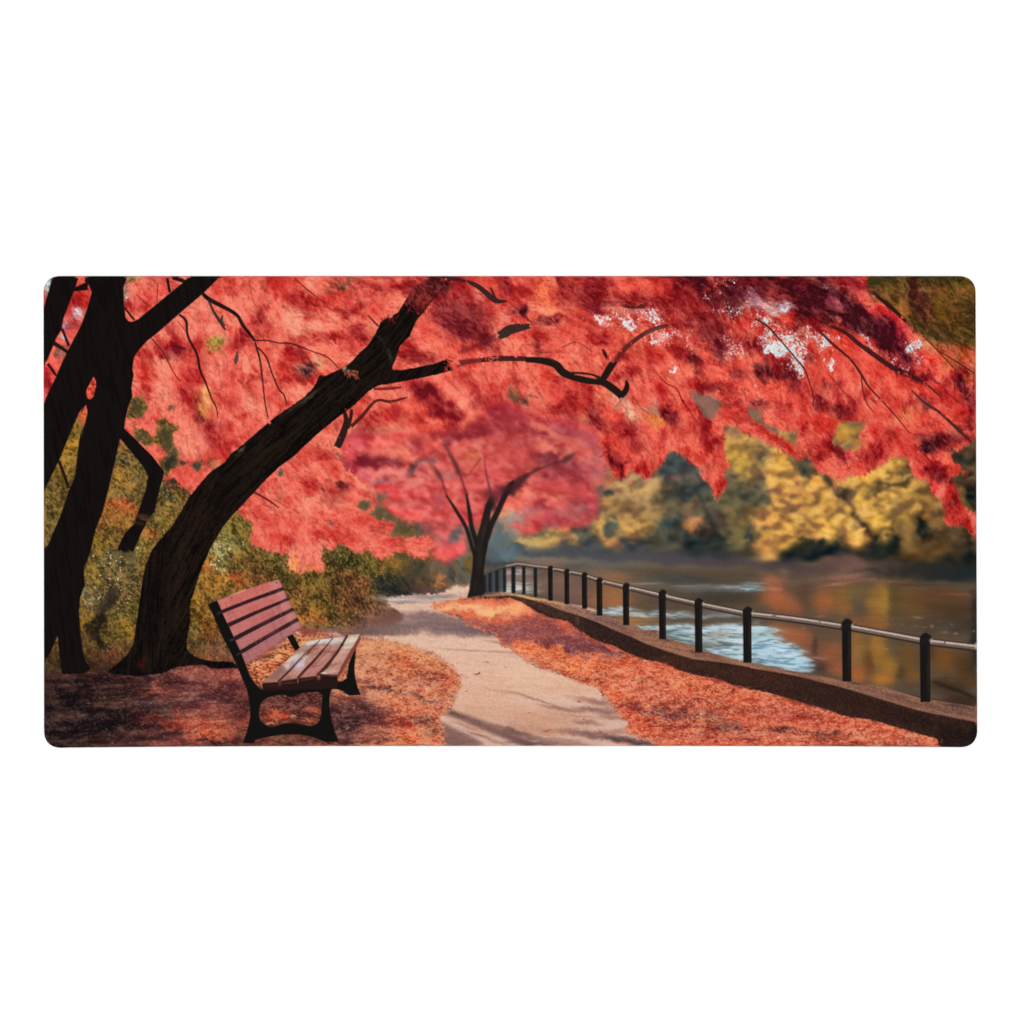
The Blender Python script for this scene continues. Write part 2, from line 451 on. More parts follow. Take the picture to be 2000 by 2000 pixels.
blobs('H', '''400 560 250 30 0 120,95,80; 100 575 120 10 0 128,150,160; 60 618 100 18 0 176,200,212; 240 620 60 16 0 190,150,130; 220 560 90 50 0 172,112,84; 250 690 110 90 0 180,106,72; 360 760 110 60 0 166,102,70
480 660 50 110 0 102,76,62; 640 720 90 110 0 166,106,66; 790 700 70 150 0 150,106,62; 900 640 100 60 0 126,102,66; 1050 740 60 160 0 156,116,60; 1120 720 45 170 0 172,132,64; 1200 680 50 160 0 96,80,50
1350 720 120 150 0 116,86,52; 1600 720 200 110 0 100,73,50; 1720 668 150 12 0 132,86,66; 1560 650 120 8 0 110,76,58; 1700 800 180 70 0 86,66,50; 1750 910 200 60 0 74,64,56; 1550 900 180 40 0 90,76,62
300 960 130 80 0 166,111,76; 420 1010 130 80 0 166,106,76; 520 1110 100 80 0 150,96,70; 620 1180 120 70 0 130,86,70; 600 1240 110 40 0 80,62,60; 720 1120 90 120 0 152,97,66; 750 1260 80 60 0 160,100,70
900 1100 80 160 0 160,115,66; 1060 1080 60 190 0 172,126,60; 1000 1230 40 100 0 110,76,50; 1160 1230 70 100 0 166,121,56; 900 1300 70 70 0 176,106,60; 1100 1350 90 60 0 182,121,60; 1300 1150 60 150 0 120,88,48
1240 1290 30 60 0 86,70,45; 1350 1320 50 60 0 132,92,50; 1600 1180 120 130 0 126,86,46; 1780 1240 90 120 0 90,66,42; 1650 1400 160 60 0 76,57,42; 1750 1520 150 50 0 66,49,38; 1840 1350 40 50 0 98,70,40; 1845 1050 30 220 0 40,42,40
1480 1060 40 120 0 90,66,46; 1840 760 30 120 0 45,42,40; 1000 900 160 60 0 140,96,62; 750 580 150 10 -8 160,112,96; 560 1080 20 90 0 76,62,60; 800 520 180 24 -4 150,106,90; 900 545 150 14 4 140,98,84; 1100 565 160 12 2 126,92,80; 1400 585 220 10 0 88,66,58; 730 575 40 8 -10 175,125,105
1500 915 14 10 0 150,140,130; 1390 848 34 9 0 140,130,120; 1600 965 26 7 0 140,134,130; 1700 970 18 9 0 150,144,136; 1270 905 14 10 0 120,105,95; 1850 955 22 9 0 130,135,140; 1190 860 10 10 0 120,105,90; 1370 912 30 8 0 115,104,94; 1440 920 20 7 0 120,108,96; 1660 905 12 8 0 120,110,100; 1560 880 20 6 0 110,98,86; 610 838 28 6 0 165,120,95; 470 930 18 5 0 180,130,105
590 1175 70 6 0 170,140,125; 1130 1100 20 5 0 190,150,100''', warp=.4)
WSTR = .8 * gn(16, 1.2, 1, 34) + .6 * gn(6, 1.5, 1, 35)
WSTR /= WSTR.std()
poly('H 40,915 120,905 240,930 270,985 200,1000 300,1020 420,1085 500,1150 550,1240 500,1300 300,1270 40,1220', '176,206,220', 4, rag=4.5, ragf=WSTR, wd=.34, am=.3, post=1.0, a=.92)
blobs('H', '''130 985 120 20 -5 150,172,166; 220 960 80 18 0 160,176,170; 130 1185 110 8 0 130,150,165; 330 1120 120 30 20 200,222,236; 450 1230 60 16 0 170,200,220; 240 1060 60 10 0 175,205,222; 110 925 60 10 0 210,225,228; 420 1085 50 14 35 150,160,165''', warp=.5)
line('H 1500,1360,24 1700,1430,26 1860,1500,26', '48,40,34', 1.8, .8)
lo_ = blur(img, 26)
img = np.clip(img + wat[..., None] * (.08 * (img - lo_) - .03), .03, 1)
tint(gn(22, .9, 2, 31) * .6 + gn(9, 1.1, 2, 32) * .5, wat, kd=.05, kl=.02, light=(235, 215, 195), dark=(.6, .6, .6))

img = img + (wat * .45)[..., None] * (blur(img, 9, 3.5) - img)
wl = sstep(.42, .6, blur(img.mean(-1), 2)) * wat
tint(gn(5, 1.0, 2, 36) + .6 * gn(11, 1.3, 1, 37), np.clip(blur(wl, 2) * 1.3, 0, 1), kd=.22, kl=.12, light=(228, 238, 242), dark=(.75, .62, .55))

# ================================================================ left undergrowth
under = poly('A 20,1050 E 0,1340 700,1330 1500,1230 F 0,1000 700,990 1010,820 860,690 1200,600 1560,600 1620,300 1500,200 760,250 0,250 A 1600,1900 1000,900 500,900', '118,92,48', 2.0, sm=0, idn=4)
blobs('A', '''340 1220 60 80 0 100,85,45; 270 1350 70 110 0 188,138,52; 200 1600 110 130 0 130,100,46; 100 1800 120 120 0 116,96,52; 230 1480 60 80 0 165,122,52; 90 1650 60 60 0 120,95,45; 260 1650 60 120 0 105,85,42
140 1900 110 60 0 125,102,55; 700 1500 130 110 0 98,82,52; 650 1640 100 80 0 172,122,58; 800 1700 70 110 0 86,76,52; 780 1730 50 60 0 170,125,60; 730 1850 120 60 0 100,86,55; 690 1420 60 80 0 120,90,52; 690 1500 40 40 0 66,72,56
620 1800 60 50 0 130,105,60; 650 1890 130 55 0 200,92,56; 750 1620 60 60 0 110,92,52; 620 1730 50 50 0 140,110,55; 1000 1700 50 50 0 165,120,95; 1030 1810 80 70 0 72,72,60; 1040 1890 110 60 0 165,130,70; 1120 1820 50 50 0 140,115,62; 970 1850 40 80 0 110,92,55''', warp=1.2)
blobs('E', '''90 60 90 100 0 120,102,58; 80 200 60 80 0 108,92,52; 620 60 130 70 0 168,98,52; 450 60 70 60 0 165,85,55; 500 250 90 100 0 142,112,46; 620 180 90 80 0 130,95,48; 600 420 220 100 0 96,86,56; 620 330 120 50 0 105,92,62
600 560 230 100 0 112,98,66; 580 660 120 70 0 62,52,42; 470 720 120 90 0 108,94,66; 720 660 110 90 0 92,76,46; 400 880 60 100 0 152,116,38; 720 920 90 100 0 166,126,46; 600 1000 80 100 0 112,100,46
640 1120 80 60 0 186,140,70; 500 1160 110 60 0 132,86,46; 440 1230 80 60 0 108,72,44; 560 1200 90 40 0 178,92,60; 390 680 50 40 0 150,140,110; 780 800 60 80 0 95,85,45; 660 800 80 70 0 105,92,45; 420 480 60 80 0 140,108,40
800 110 90 80 0 165,110,52; 850 180 90 70 0 186,102,56; 1010 60 110 70 0 150,120,60; 900 70 90 60 0 75,74,46; 800 260 70 60 0 120,105,55; 850 260 60 60 0 130,110,60; 780 380 60 80 0 130,115,70; 480 430 60 60 0 110,98,64
90 1150 60 150 0 96,72,44; 70 1260 60 60 0 80,66,38; 140 1050 60 60 0 120,80,45
1560 150 150 110 0 132,116,56; 1450 330 90 90 0 172,174,124; 1640 300 110 60 0 160,140,76; 1350 420 80 70 0 200,106,50; 1480 450 70 60 0 170,170,110; 1560 560 130 60 0 186,92,50; 1400 580 90 70 0 182,126,52
1290 690 80 80 0 168,116,50; 1720 480 130 80 0 152,102,55; 1450 640 100 50 0 122,92,46; 1300 850 90 80 0 152,97,40; 1250 960 60 80 0 102,96,46; 1400 950 110 80 0 136,87,41; 1450 1050 110 60 0 112,72,45
1280 1090 70 50 0 76,76,40; 1400 1115 110 40 0 110,90,65; 1520 1150 90 40 0 132,96,86; 1800 420 130 80 0 120,86,50; 1560 420 90 60 0 120,100,50; 1650 560 90 60 0 170,95,50; 1800 560 110 60 0 140,90,55; 1680 200 60 80 0 120,104,50
1330 780 90 60 0 140,105,50; 1540 260 60 60 0 150,140,80; 1450 200 60 60 0 110,105,60; 1340 640 60 60 0 150,110,55; 1380 350 60 50 0 150,120,60; 1850 350 90 40 0 110,80,50''', warp=1.3)
blobs('F', '''60 370 110 70 0 76,76,41; 30 470 90 90 0 92,78,42; 480 340 120 90 0 84,76,45; 560 390 110 80 0 74,72,40; 700 370 120 60 0 74,74,42; 800 410 110 70 0 80,76,40; 850 440 90 60 0 96,84,44; 950 400 90 60 0 130,95,50
1010 440 80 60 0 110,85,50; 1060 350 90 40 0 76,70,45; 600 520 130 70 0 112,70,48; 700 570 140 80 0 106,66,46; 450 560 120 80 0 92,72,42; 300 660 130 70 0 130,86,46; 340 580 90 60 0 112,92,46; 250 710 110 60 0 96,76,40
550 700 140 90 0 116,76,46; 700 670 150 90 0 106,66,46; 800 600 70 80 0 88,72,46; 830 690 60 60 0 82,76,50; 400 820 130 60 0 132,96,46; 350 850 60 50 0 176,102,50; 250 850 70 60 0 190,112,58; 550 840 120 60 0 112,82,48
700 760 130 70 0 102,66,48; 750 860 150 70 0 122,77,66; 900 860 130 60 0 132,87,76; 900 760 90 60 0 106,76,66; 600 910 140 40 0 116,81,66; 720 930 160 30 0 112,82,76; 300 920 120 40 0 120,88,60; 200 640 60 60 0 120,84,46; 470 640 90 60 0 100,74,42
170 730 60 60 0 140,95,48; 380 700 80 50 0 86,72,38; 500 800 70 40 0 96,80,40; 960 800 90 40 0 130,92,82
960 580 130 100 0 32,40,42; 1060 610 110 80 0 40,43,44; 880 560 60 80 0 52,56,46; 1150 450 80 60 0 70,65,52; 1160 625 80 50 0 76,56,52; 1250 480 80 60 0 80,70,62; 1260 600 100 50 0 98,72,66; 1070 520 110 50 0 56,56,46
1345 520 30 60 -25 192,117,82; 1420 480 50 90 0 90,86,80; 1450 545 50 60 0 66,70,68; 1490 580 70 40 0 140,106,96; 1530 480 50 100 0 90,96,96; 1540 300 60 120 0 100,110,112; 1190 330 110 60 0 85,75,60; 1330 450 60 50 0 110,95,82
870 45 120 40 0 96,80,50; 1020 170 70 40 0 132,92,50; 1050 120 70 50 0 85,75,50; 1150 150 60 60 0 85,72,62; 1250 130 50 60 0 122,77,70; 940 400 60 40 0 150,108,56; 1120 300 100 30 0 90,80,52; 1400 400 60 50 0 96,84,76; 1490 640 60 20 0 190,150,135''', warp=1.2)
foc = sstep(835, 690, XX)
tint(gn(9, 6, 70, 46), under * foc, kd=.2, kl=.05, light=(200, 150, 70), dark=(.75, .72, .75))
tint(.7 * gn(1.5, 1.2, 60, 45) + .5 * gn(2.6, 1.4, 60, 41) + .35 * N_5, under * foc, kd=.30, kl=.20, light=(215, 170, 90), dark=(.7, .7, .75))
leaflets(24000, under * foc, 2.6, 1.1, 60, 70, var=.22, a=.6, seed=401, up=.5, light=(225, 180, 100), bias=.02)
tint(gn(5, 2.4, 55, 42) + .5 * N_12, under * (1 - foc), kd=.12, kl=.06, light=(200, 150, 100), dark=(.7, .7, .7))
leaflets(9000, under * (1 - foc), 5, 1.8, 65, 45, var=.18, a=.5, seed=402, up=.4, light=(210, 160, 100))
# sparkle of small sunlit leaves
sp = gn(1.1, 1.1, 0, 43)
tint(np.clip(sp - 1.7, 0, 1), under * foc * sstep(1600, 1250, YY), kl=.5, light=(225, 185, 110))
spk = np.clip(gn(1.2, 1.2, 0, 44) - 1.1, 0, 1)
mk = np.zeros((H, W, 3), np.float32)
blobs('E', '''520 370 140 26 5 255,255,255; 620 500 60 50 0 255,255,255; 450 540 60 30 0 255,255,255; 600 420 80 60 0 255,255,255; 500 700 110 50 0 255,255,255 .5; 720 720 90 60 0 255,255,255 .4; 820 300 40 30 0 255,255,255; 1450 360 110 120 0 255,255,255; 1650 290 90 40 0 255,255,255; 530 1120 60 60 0 255,255,255; 1480 460 70 50 0 255,255,255; 600 600 160 80 0 255,255,255 .5''', dst=mk)
tint(spk * 1.5, mk[..., 0], kl=.85, light=(226, 205, 180))
blobs('E', '530 800 46 110 12 44,36,30 .75', warp=1.2)
blobs('E', '490 960 50 110 6 30,26,22 .92; 515 860 36 70 10 34,29,24 .9; 560 730 40 70 20 52,44,36 .7; 490 740 60 50 0 52,44,38 .6; 590 650 50 34 0 52,42,38 .6; 520 905 18 12 0 110,80,40 .8', warp=1.3)

# ================================================================ ground
poly('F 1690,655 G 0,660 460,742 900,885 1480,1095 H 0,1218 790,1360 1880,1575 1880,1960 -1000,1960', '72,48,40', 1.5, sm=0)
gr = poly('E 20,1300 350,1285 700,1290 1000,1240 1250,1190 1560,1200 F 0,930 300,930 640,960 700,1000 950,920 1050,850 1250,760 1480,700 1900,680 G 100,700 500,860 900,1100 1400,1280 1932,1400 H 300,1480 1000,1660 1580,1830 1700,1960 E 20,1960', '150,80,62', 1.2, rag=1.0, idn=5, sm=0)
blobs('E', '''400 1600 900 500 0 48,33,31; 1500 1600 500 400 0 125,62,54
150 1450 180 60 0 34,27,27; 300 1380 260 50 0 66,42,42; 920 1450 150 34 -8 186,100,84; 800 1490 80 16 -8 158,80,68; 600 1550 250 60 -4 70,48,46; 650 1540 220 16 -6 118,78,68
1000 1560 170 60 -4 96,66,60; 1150 1350 250 60 0 88,46,44; 1400 1400 250 60 0 98,50,46; 1300 1300 200 50 0 126,65,58; 1500 1300 130 40 0 152,76,62; 1400 1500 220 50 0 84,46,44; 250 1700 330 90 0 42,31,30
500 1700 200 60 0 44,33,32; 650 1650 180 40 0 60,42,40; 900 1660 110 40 0 132,60,50; 1010 1660 110 40 0 164,66,45; 1320 1690 230 44 0 198,86,62; 1500 1700 180 50 0 206,96,65; 1250 1800 160 40 0 192,86,60; 1400 1770 170 40 0 216,96,60
1050 1790 130 50 0 86,50,50; 1450 1840 200 26 0 62,36,35; 700 1800 160 40 0 86,52,48; 850 1850 180 40 0 96,55,50; 200 1860 250 50 0 42,35,36; 1020 1870 160 26 0 150,70,60; 1550 1600 200 50 0 140,68,58; 1150 1700 110 30 0 170,75,55
800 1340 200 40 0 70,40,40; 120 1560 160 60 0 44,34,34; 900 1560 120 40 0 90,68,64; 1250 1520 160 40 0 96,62,62; 1330 1220 60 30 0 190,95,75; 1800 1700 120 80 0 205,92,60; 520 1420 200 20 -6 90,60,56; 350 1640 200 14 -4 70,52,50; 130 1760 150 14 0 60,46,46''', warp=1.0)
# --- path
path = poly('F 890,700 1100,668 1330,650 1400,625 1560,590 1620,640 1560,690 1480,712 1290,752 1330,795 1480,842 1560,900 1700,965 1820,1010 1800,1060 1932,1090 G 20,1110 130,1190 250,1255 400,1295 560,1365 700,1405 770,1480 830,1560 900,1640 980,1700 920,1770 1100,1820 1220,1880 1220,1950 F 1360,1950 1370,1870 1350,1700 1300,1650 1400,1600 1450,1540 1470,1420 1490,1330 1440,1250 1350,1180 1250,1120 1100,1080 960,1040 700,1012 500,1020 400,940 640,955 800,950 950,920 1050,850 1030,800 940,750', '224,180,156', 1.0, rag=2.5, idn=6, sm=0, wd=.2, am=.2)
blobs('F', '''1100 690 260 24 0 180,160,152; 1320 680 160 16 0 150,136,132; 1480 620 90 26 -8 228,196,172; 1050 722 160 12 2 150,135,130; 1150 768 220 16 2 222,184,160; 1300 720 150 10 0 190,165,152; 1000 700 100 8 0 215,190,180; 1540 655 40 18 0 200,170,155
1400 900 480 70 0 122,100,97; 1000 930 300 45 0 128,104,98; 1650 960 300 40 0 112,92,92; 1200 830 240 34 2 132,106,102; 800 975 300 22 0 126,102,94; 700 960 200 26 0 116,90,82; 1450 860 120 14 8 140,112,106
1050 1030 420 20 0 224,186,160; 1550 1040 340 26 0 226,186,162; 1500 1090 420 30 0 228,186,160; 1650 1112 300 8 3 176,142,126; 1820 1050 120 12 6 186,148,130; 1880 1130 120 10 6 170,138,122; 1600 1200 360 90 0 226,180,154; 1750 1400 300 120 0 224,174,146
1700 1600 300 80 0 216,166,134; 1850 1450 180 8 12 190,150,126; 1560 1300 150 80 0 226,180,156; 1600 1500 150 60 0 222,172,142; 650 1000 160 12 0 190,150,125; 520 955 150 22 0 122,90,80; 860 880 130 40 0 122,84,76; 960 830 80 40 0 116,80,72''', warp=.4)
poly('F 1180,1500 1350,1560 1560,1635 1750,1700 1932,1785 G 200,1845 200,1900 F 1932,1850 1700,1760 1500,1670 1350,1620 1200,1560', '128,92,78', 3.0, a=.9)
poly('F 1240,1680 1350,1690 1480,1750 1600,1810 1720,1880 1500,1900 1340,1880 1240,1760', '126,90,76', 3.5, a=.8)
blobs('F', '''1560 1720 120 14 22 190,140,112; 1750 1830 140 16 20 196,146,118; 1640 1790 90 10 22 170,124,100; 1450 1620 60 10 16 120,90,72; 1900 1760 90 20 18 150,112,94; 1630 1300 22 7 0 150,80,60; 1650 1293 8 8 0 130,70,55; 1720 1215 9 4 0 140,105,92; 1550 1437 12 5 0 170,110,85; 1700 1208 20 3 0 180,140,122; 1500 1310 40 5 0 200,140,110; 1860 1240 12 3 0 175,130,110; 1550 1330 30 4 0 200,140,115''', warp=.3)
blobs('G', '''200 1300 260 80 0 228,184,154; 300 1400 330 70 0 224,178,148; 100 1460 180 20 8 220,172,142; 250 1650 300 70 0 210,156,124; 150 1740 260 40 0 204,148,116; 500 1430 170 30 0 218,170,138; 450 1760 160 40 0 206,150,118
40 1455 120 7 12 182,142,120; 220 1505 160 10 18 172,132,112; 400 1580 150 14 10 160,122,104; 700 1590 220 26 4 148,108,94; 620 1500 130 18 6 186,138,116; 720 1530 110 20 10 156,114,96; 850 1650 130 20 10 170,120,98; 620 1690 120 20 4 166,120,100
560 1640 160 10 6 196,146,120; 860 1760 90 20 0 190,136,110; 150 1800 260 26 10 136,100,86; 0 1760 120 20 20 140,104,88; 680 1790 260 30 6 150,108,92; 880 1830 200 24 8 108,80,74; 1050 1850 160 30 8 104,76,68; 420 1830 160 14 6 190,140,112; 200 1860 200 16 0 120,88,78; 500 1870 160 14 0 176,128,104
560 1518 14 6 0 150,85,65; 160 1608 22 5 0 200,125,95; 300 1752 30 8 -8 190,105,85; 600 1665 12 5 0 150,105,80; 720 1795 44 10 4 195,130,105; 900 1855 50 8 0 205,120,90; 610 1380 40 8 0 200,130,95; 560 1360 40 7 0 195,115,85; 380 1280 50 6 0 200,120,85; 170 1210 30 6 0 210,130,95''', warp=.4)
img = np.clip(img + path[..., None] * np.array([-.02, -.012, .0], np.float32) * (1 + 2.2 * sstep(1330, 1460, YY))[..., None], 0, 1)
tint(N_FINE * .7 + gn(9, 1.2, 3, 51), path, kd=.03, kl=.03, light=(240, 205, 185), dark=(.6, .7, .75))
leaflets(5000, sstep(820, 790, XX) * sstep(700, 740, XX) * sstep(1185, 1195, YY) * sstep(1240, 1225, YY), 3.2, 1.1, 10, 50, var=.2, a=.6, seed=411, up=.4, light=(190, 120, 100))
# --- heaps of fallen leaves
lv1 = poly('F 380,990 560,1000 700,1012 960,1040 1100,1080 1250,1122 1350,1180 1440,1250 1490,1335 1478,1420 1440,1510 1390,1600 1300,1650 1345,1700 1370,1800 1370,1960 0,1960 0,1400 150,1000', '200,122,84', 1.0, rag=4.0, idn=5, sm=0, wd=.3, am=.3, post=.5)
within(lv1, lambda: blobs('F', '''900 1080 260 50 4 224,160,112; 1100 1130 200 40 8 220,140,92; 1000 1200 120 50 0 208,100,58; 1150 1180 110 40 0 222,140,92; 1050 1300 150 40 0 220,116,70; 800 1150 130 60 0 216,148,102; 750 1250 110 60 0 208,142,106; 1350 1335 130 34 4 196,82,56
1220 1330 120 34 0 190,104,76; 1200 1390 160 30 0 180,110,86; 1310 1240 130 40 10 216,126,80; 850 1330 160 40 0 200,120,88; 950 1390 150 30 0 196,116,86; 740 1350 90 30 15 150,90,76; 900 1420 170 18 18 110,70,60; 1050 1460 150 14 16 110,72,62; 1250 1530 170 18 16 92,66,58
800 1500 140 50 10 198,126,96; 1200 1440 160 34 0 202,116,86; 1380 1420 110 30 0 204,112,80; 1000 1560 150 40 0 206,106,70; 1150 1620 170 40 0 202,92,60; 1320 1600 110 34 0 180,96,72; 850 1640 140 40 0 160,80,62; 720 1560 90 40 0 160,92,74; 900 1480 110 24 14 200,132,98
640 1600 170 110 0 78,46,43; 620 1700 200 110 0 66,40,39; 560 1800 160 70 0 72,42,41; 540 1560 120 60 0 84,48,44; 740 1640 110 60 0 92,50,46; 730 1790 60 40 0 150,78,64; 800 1720 110 40 0 120,62,54; 1050 1720 110 46 0 192,72,42; 1100 1800 160 50 0 230,112,62; 900 1800 80 40 0 122,62,50; 950 1700 90 40 0 170,80,60
1280 1750 90 40 8 140,86,66; 1250 1840 110 30 0 206,97,62; 880 1870 90 20 0 205,120,85; 1170 1680 90 20 8 130,80,64; 620 1480 100 30 0 120,66,58; 560 1560 80 40 0 96,54,50; 860 1580 100 14 10 120,72,60; 1250 1660 60 14 12 150,90,70
150 1650 420 220 0 74,43,41; 180 1460 240 30 0 64,40,39; 150 1540 200 40 0 62,39,38; 60 1650 130 44 0 200,86,56; 250 1610 110 34 0 152,80,65; 250 1750 130 26 0 84,46,44; 100 1830 140 24 0 112,60,46; 400 1850 130 30 0 80,45,42; 0 1550 90 40 0 100,56,50; 330 1500 90 30 0 90,54,50
250 980 130 20 0 200,145,100; 330 1000 110 26 0 206,140,96; 560 1300 60 60 0 205,130,80''', warp=1.0))
lv2 = poly('F 1240,762 1330,730 1480,705 1600,690 1700,655 1932,650 G 60,690 130,730 220,800 330,852 470,872 520,925 600,972 720,1042 840,1075 930,1125 1080,1182 1250,1205 1350,1262 1470,1302 1700,1345 1770,1382 1932,1420 H 150,1442 300,1482 600,1572 850,1652 1000,1662 1200,1722 1330,1762 1550,1822 1600,1960 G 1220,1960 1210,1870 1100,1820 930,1765 985,1700 900,1640 830,1560 780,1480 700,1400 560,1360 400,1290 250,1250 130,1185 20,1105 F 1850,1082 1790,1060 1810,1005 1700,962 1550,900 1480,840 1330,795', '214,106,70', 1.0, rag=3.0, idn=5, sm=0, wd=.26, am=.26, post=.5)
within(lv2, lambda: (
    blobs('F', '''1600 760 280 36 2 248,182,126; 1750 810 180 30 6 250,190,132; 1400 780 110 16 2 240,180,130; 1850 740 110 36 0 250,180,120; 1700 725 160 18 0 236,132,92; 1900 830 70 24 0 240,150,100; 1560 720 100 12 -4 215,130,95; 1900 660 100 16 0 90,66,56; 1720 670 100 14 0 84,62,54
1620 880 160 22 8 160,96,82; 1800 930 170 40 8 142,84,76; 1900 1000 130 50 0 132,74,70; 1840 1060 60 16 0 150,95,85''', warp=.7),
    blobs('G', '''60 770 110 40 10 248,168,112; 140 810 80 24 10 240,138,96; 60 840 110 24 0 214,112,84; 180 860 110 16 10 170,80,70; 250 960 260 70 12 138,76,72; 500 1000 260 70 20 130,72,70; 550 1090 240 50 8 122,72,72; 100 960 160 60 0 136,78,74; 400 900 110 26 20 156,80,68; 750 1110 160 26 8 120,70,70; 100 1040 160 18 4 150,84,74
330 1060 200 30 8 132,74,70; 560 940 60 26 40 150,74,62; 150 1090 110 16 6 236,130,80; 100 1110 90 14 8 244,160,110; 300 1120 160 24 8 232,120,72; 450 1160 140 34 8 238,130,76; 300 1190 130 24 10 236,146,96; 600 1200 160 40 6 228,116,72; 750 1250 160 44 6 230,116,70; 520 1250 130 30 10 240,140,84
700 1320 130 34 8 236,136,90; 900 1290 150 34 6 232,112,72; 1000 1220 170 24 6 216,100,66; 1000 1340 150 34 6 230,136,96; 1200 1320 170 40 8 220,112,80; 950 1410 160 30 4 196,96,70; 1150 1420 160 30 4 204,110,82; 820 1470 100 24 8 232,110,66; 950 1490 120 26 6 214,96,62; 860 1420 80 24 8 236,136,96
1450 1400 170 50 10 226,122,82; 1700 1450 160 50 8 222,118,80; 1850 1520 120 40 8 214,98,62; 1400 1480 110 40 0 226,90,50; 1600 1400 120 24 10 216,104,72; 1300 1500 120 26 4 206,112,86; 1550 1530 160 34 4 214,112,84; 1750 1560 130 34 4 222,116,74; 1150 1510 130 24 4 186,98,78
1000 1570 130 24 6 180,84,66; 1150 1600 170 30 4 116,66,58; 1400 1600 170 40 4 124,66,58; 1280 1650 130 20 6 112,64,56; 1600 1650 170 30 8 130,72,60; 1750 1720 140 34 4 102,62,58; 1500 1720 130 16 4 150,78,62; 950 1610 90 18 10 196,86,60; 1000 1690 130 24 4 206,92,62; 1100 1740 160 34 4 218,100,66
1250 1700 110 24 6 190,92,70; 1500 1820 200 40 4 204,92,68; 1350 1780 130 24 4 200,100,76; 1200 1830 110 24 4 190,96,72; 1700 1830 170 40 4 196,88,66; 1870 1800 110 40 0 170,78,60; 1870 1650 110 34 4 206,96,70; 1560 1780 90 20 0 160,80,66; 1650 1330 60 16 10 236,130,100; 1220 1230 60 20 8 200,84,64''', warp=.9),
    blobs('H', '''200 1600 230 50 8 190,88,66; 100 1480 130 30 8 200,92,66; 350 1640 200 40 6 186,84,64; 500 1700 220 40 6 192,80,58; 700 1690 160 30 8 196,84,56; 900 1690 160 34 8 202,84,56; 250 1750 200 22 4 98,56,50; 80 1700 120 26 0 190,84,58; 100 1810 150 30 0 180,84,66; 400 1800 200 24 2 172,84,64
700 1790 200 18 4 112,62,54; 1000 1800 190 30 6 192,92,70; 1150 1770 110 20 10 200,84,60; 1300 1830 110 24 8 190,104,84; 1400 1860 100 16 4 190,92,66; 600 1850 230 22 0 190,94,72; 900 1860 160 14 0 180,88,66; 500 1610 110 20 14 186,88,72; 60 1570 100 16 4 150,72,60; 1060 1865 16 12 0 220,170,140; 1320 1790 50 14 10 205,150,120; 1530 1850 30 20 0 200,85,60''', warp=.9)))
gl = np.clip(lv1 + lv2 + gr * (1 - path), 0, 1)
near = sstep(1190, 1330, YY)
tex = .6 * gn(2.2, 1.0, 4, 61) + .65 * gn(1.3, .9, 20, 62) + .5 * gn(6, 2.2, -5, 63) + .3 * N_FINE
tex /= tex.std()
dk = sstep(.28, .5, blur(img.mean(-1), 7))
tint(gn(22, 6, 8, 67) + .6 * gn(9, 3.5, 4, 68), gl * near, kd=.15, kl=.14, light=(240, 160, 118), dark=(.62, .78, .75))
img = np.clip(img + gl[..., None] * np.array([-.01, .0, .022], np.float32), 0, 1)
lit = gl * (.35 + .65 * near) * (.55 + .45 * dk)
tint(tex + .12, lit, kd=.21, kl=.25, light=(240, 182, 150), dark=(.55, .8, .85))
leaflets(30000, gl * near * (.5 + .5 * dk), 2.6, 1.1, 2, 40, var=.24, a=.7, seed=403, up=.5, light=(246, 196, 160), bias=.0)
leaflets(7000, gl * (1 - near), 3.0, .9, 2, 35, var=.14, a=.6, seed=404, up=.4, light=(255, 214, 176))
tint(gn(26, 2.0, -3, 65) + .5 * gn(9, 1.1, -5, 66), gr * sstep(560, 420, XX) * sstep(1310, 1330, YY), kd=.14, kl=.05, light=(200, 130, 110), dark=(.6, .65, .65))
leaflets(4500, gl * near * (.3 + .7 * dk), 4.4, 1.9, 0, 40, var=.26, a=.75, seed=413, up=.5, light=(250, 200, 164))
leaf_img = blur(img, 1.2)
inn = np.clip(blur(np.clip(lv1 + lv2, 0, 1), 7.0), 0, 1)
rimm = np.clip((1 - inn) * 2.0, 0, 1) * gl * sstep(1200, 1240, YY) * blur((ident == 6).astype(np.float32), 12) * 1.6
img = img + (np.clip(rimm, 0, 1) * .75 * sstep(-.2, .5, gn(2.0, 1.0, 3, 69)))[..., None] * (col('216,166,140') - img)
le = np.clip(blur(np.clip(lv1 + lv2, 0, 1), 5.0), 0, 1)
LE = np.clip(4 * le * (1 - le), 0, 1) ** 1.5 * sstep(1190, 1230, YY)
leaflets(60000, LE * path * .4, 2.4, 1.0, 2, 30, var=.2, a=.75, seed=409, up=.4, light=(246, 196, 160), src=leaf_img)
le2 = np.clip(blur(np.clip(lv1 + lv2, 0, 1), 13.0), 0, 1)
leaflets(16000, np.clip(le2 * 1.6, 0, 1) ** 2 * path * .10 * sstep(1200, 1240, YY), 3.0, 1.3, 0, 30, var=.06, a=.8, seed=414, src=np.zeros_like(img) + col('196,104,74'), bias=-.05)
img = img * (1 - .30 * gr * sstep(430, 180, XX) * sstep(1305, 1330, YY))[..., None]
img = img * (1 - .22 * gl * sstep(640, 560, XX) * sstep(1330, 1370, YY) * sstep(380, 480, XX))[..., None]
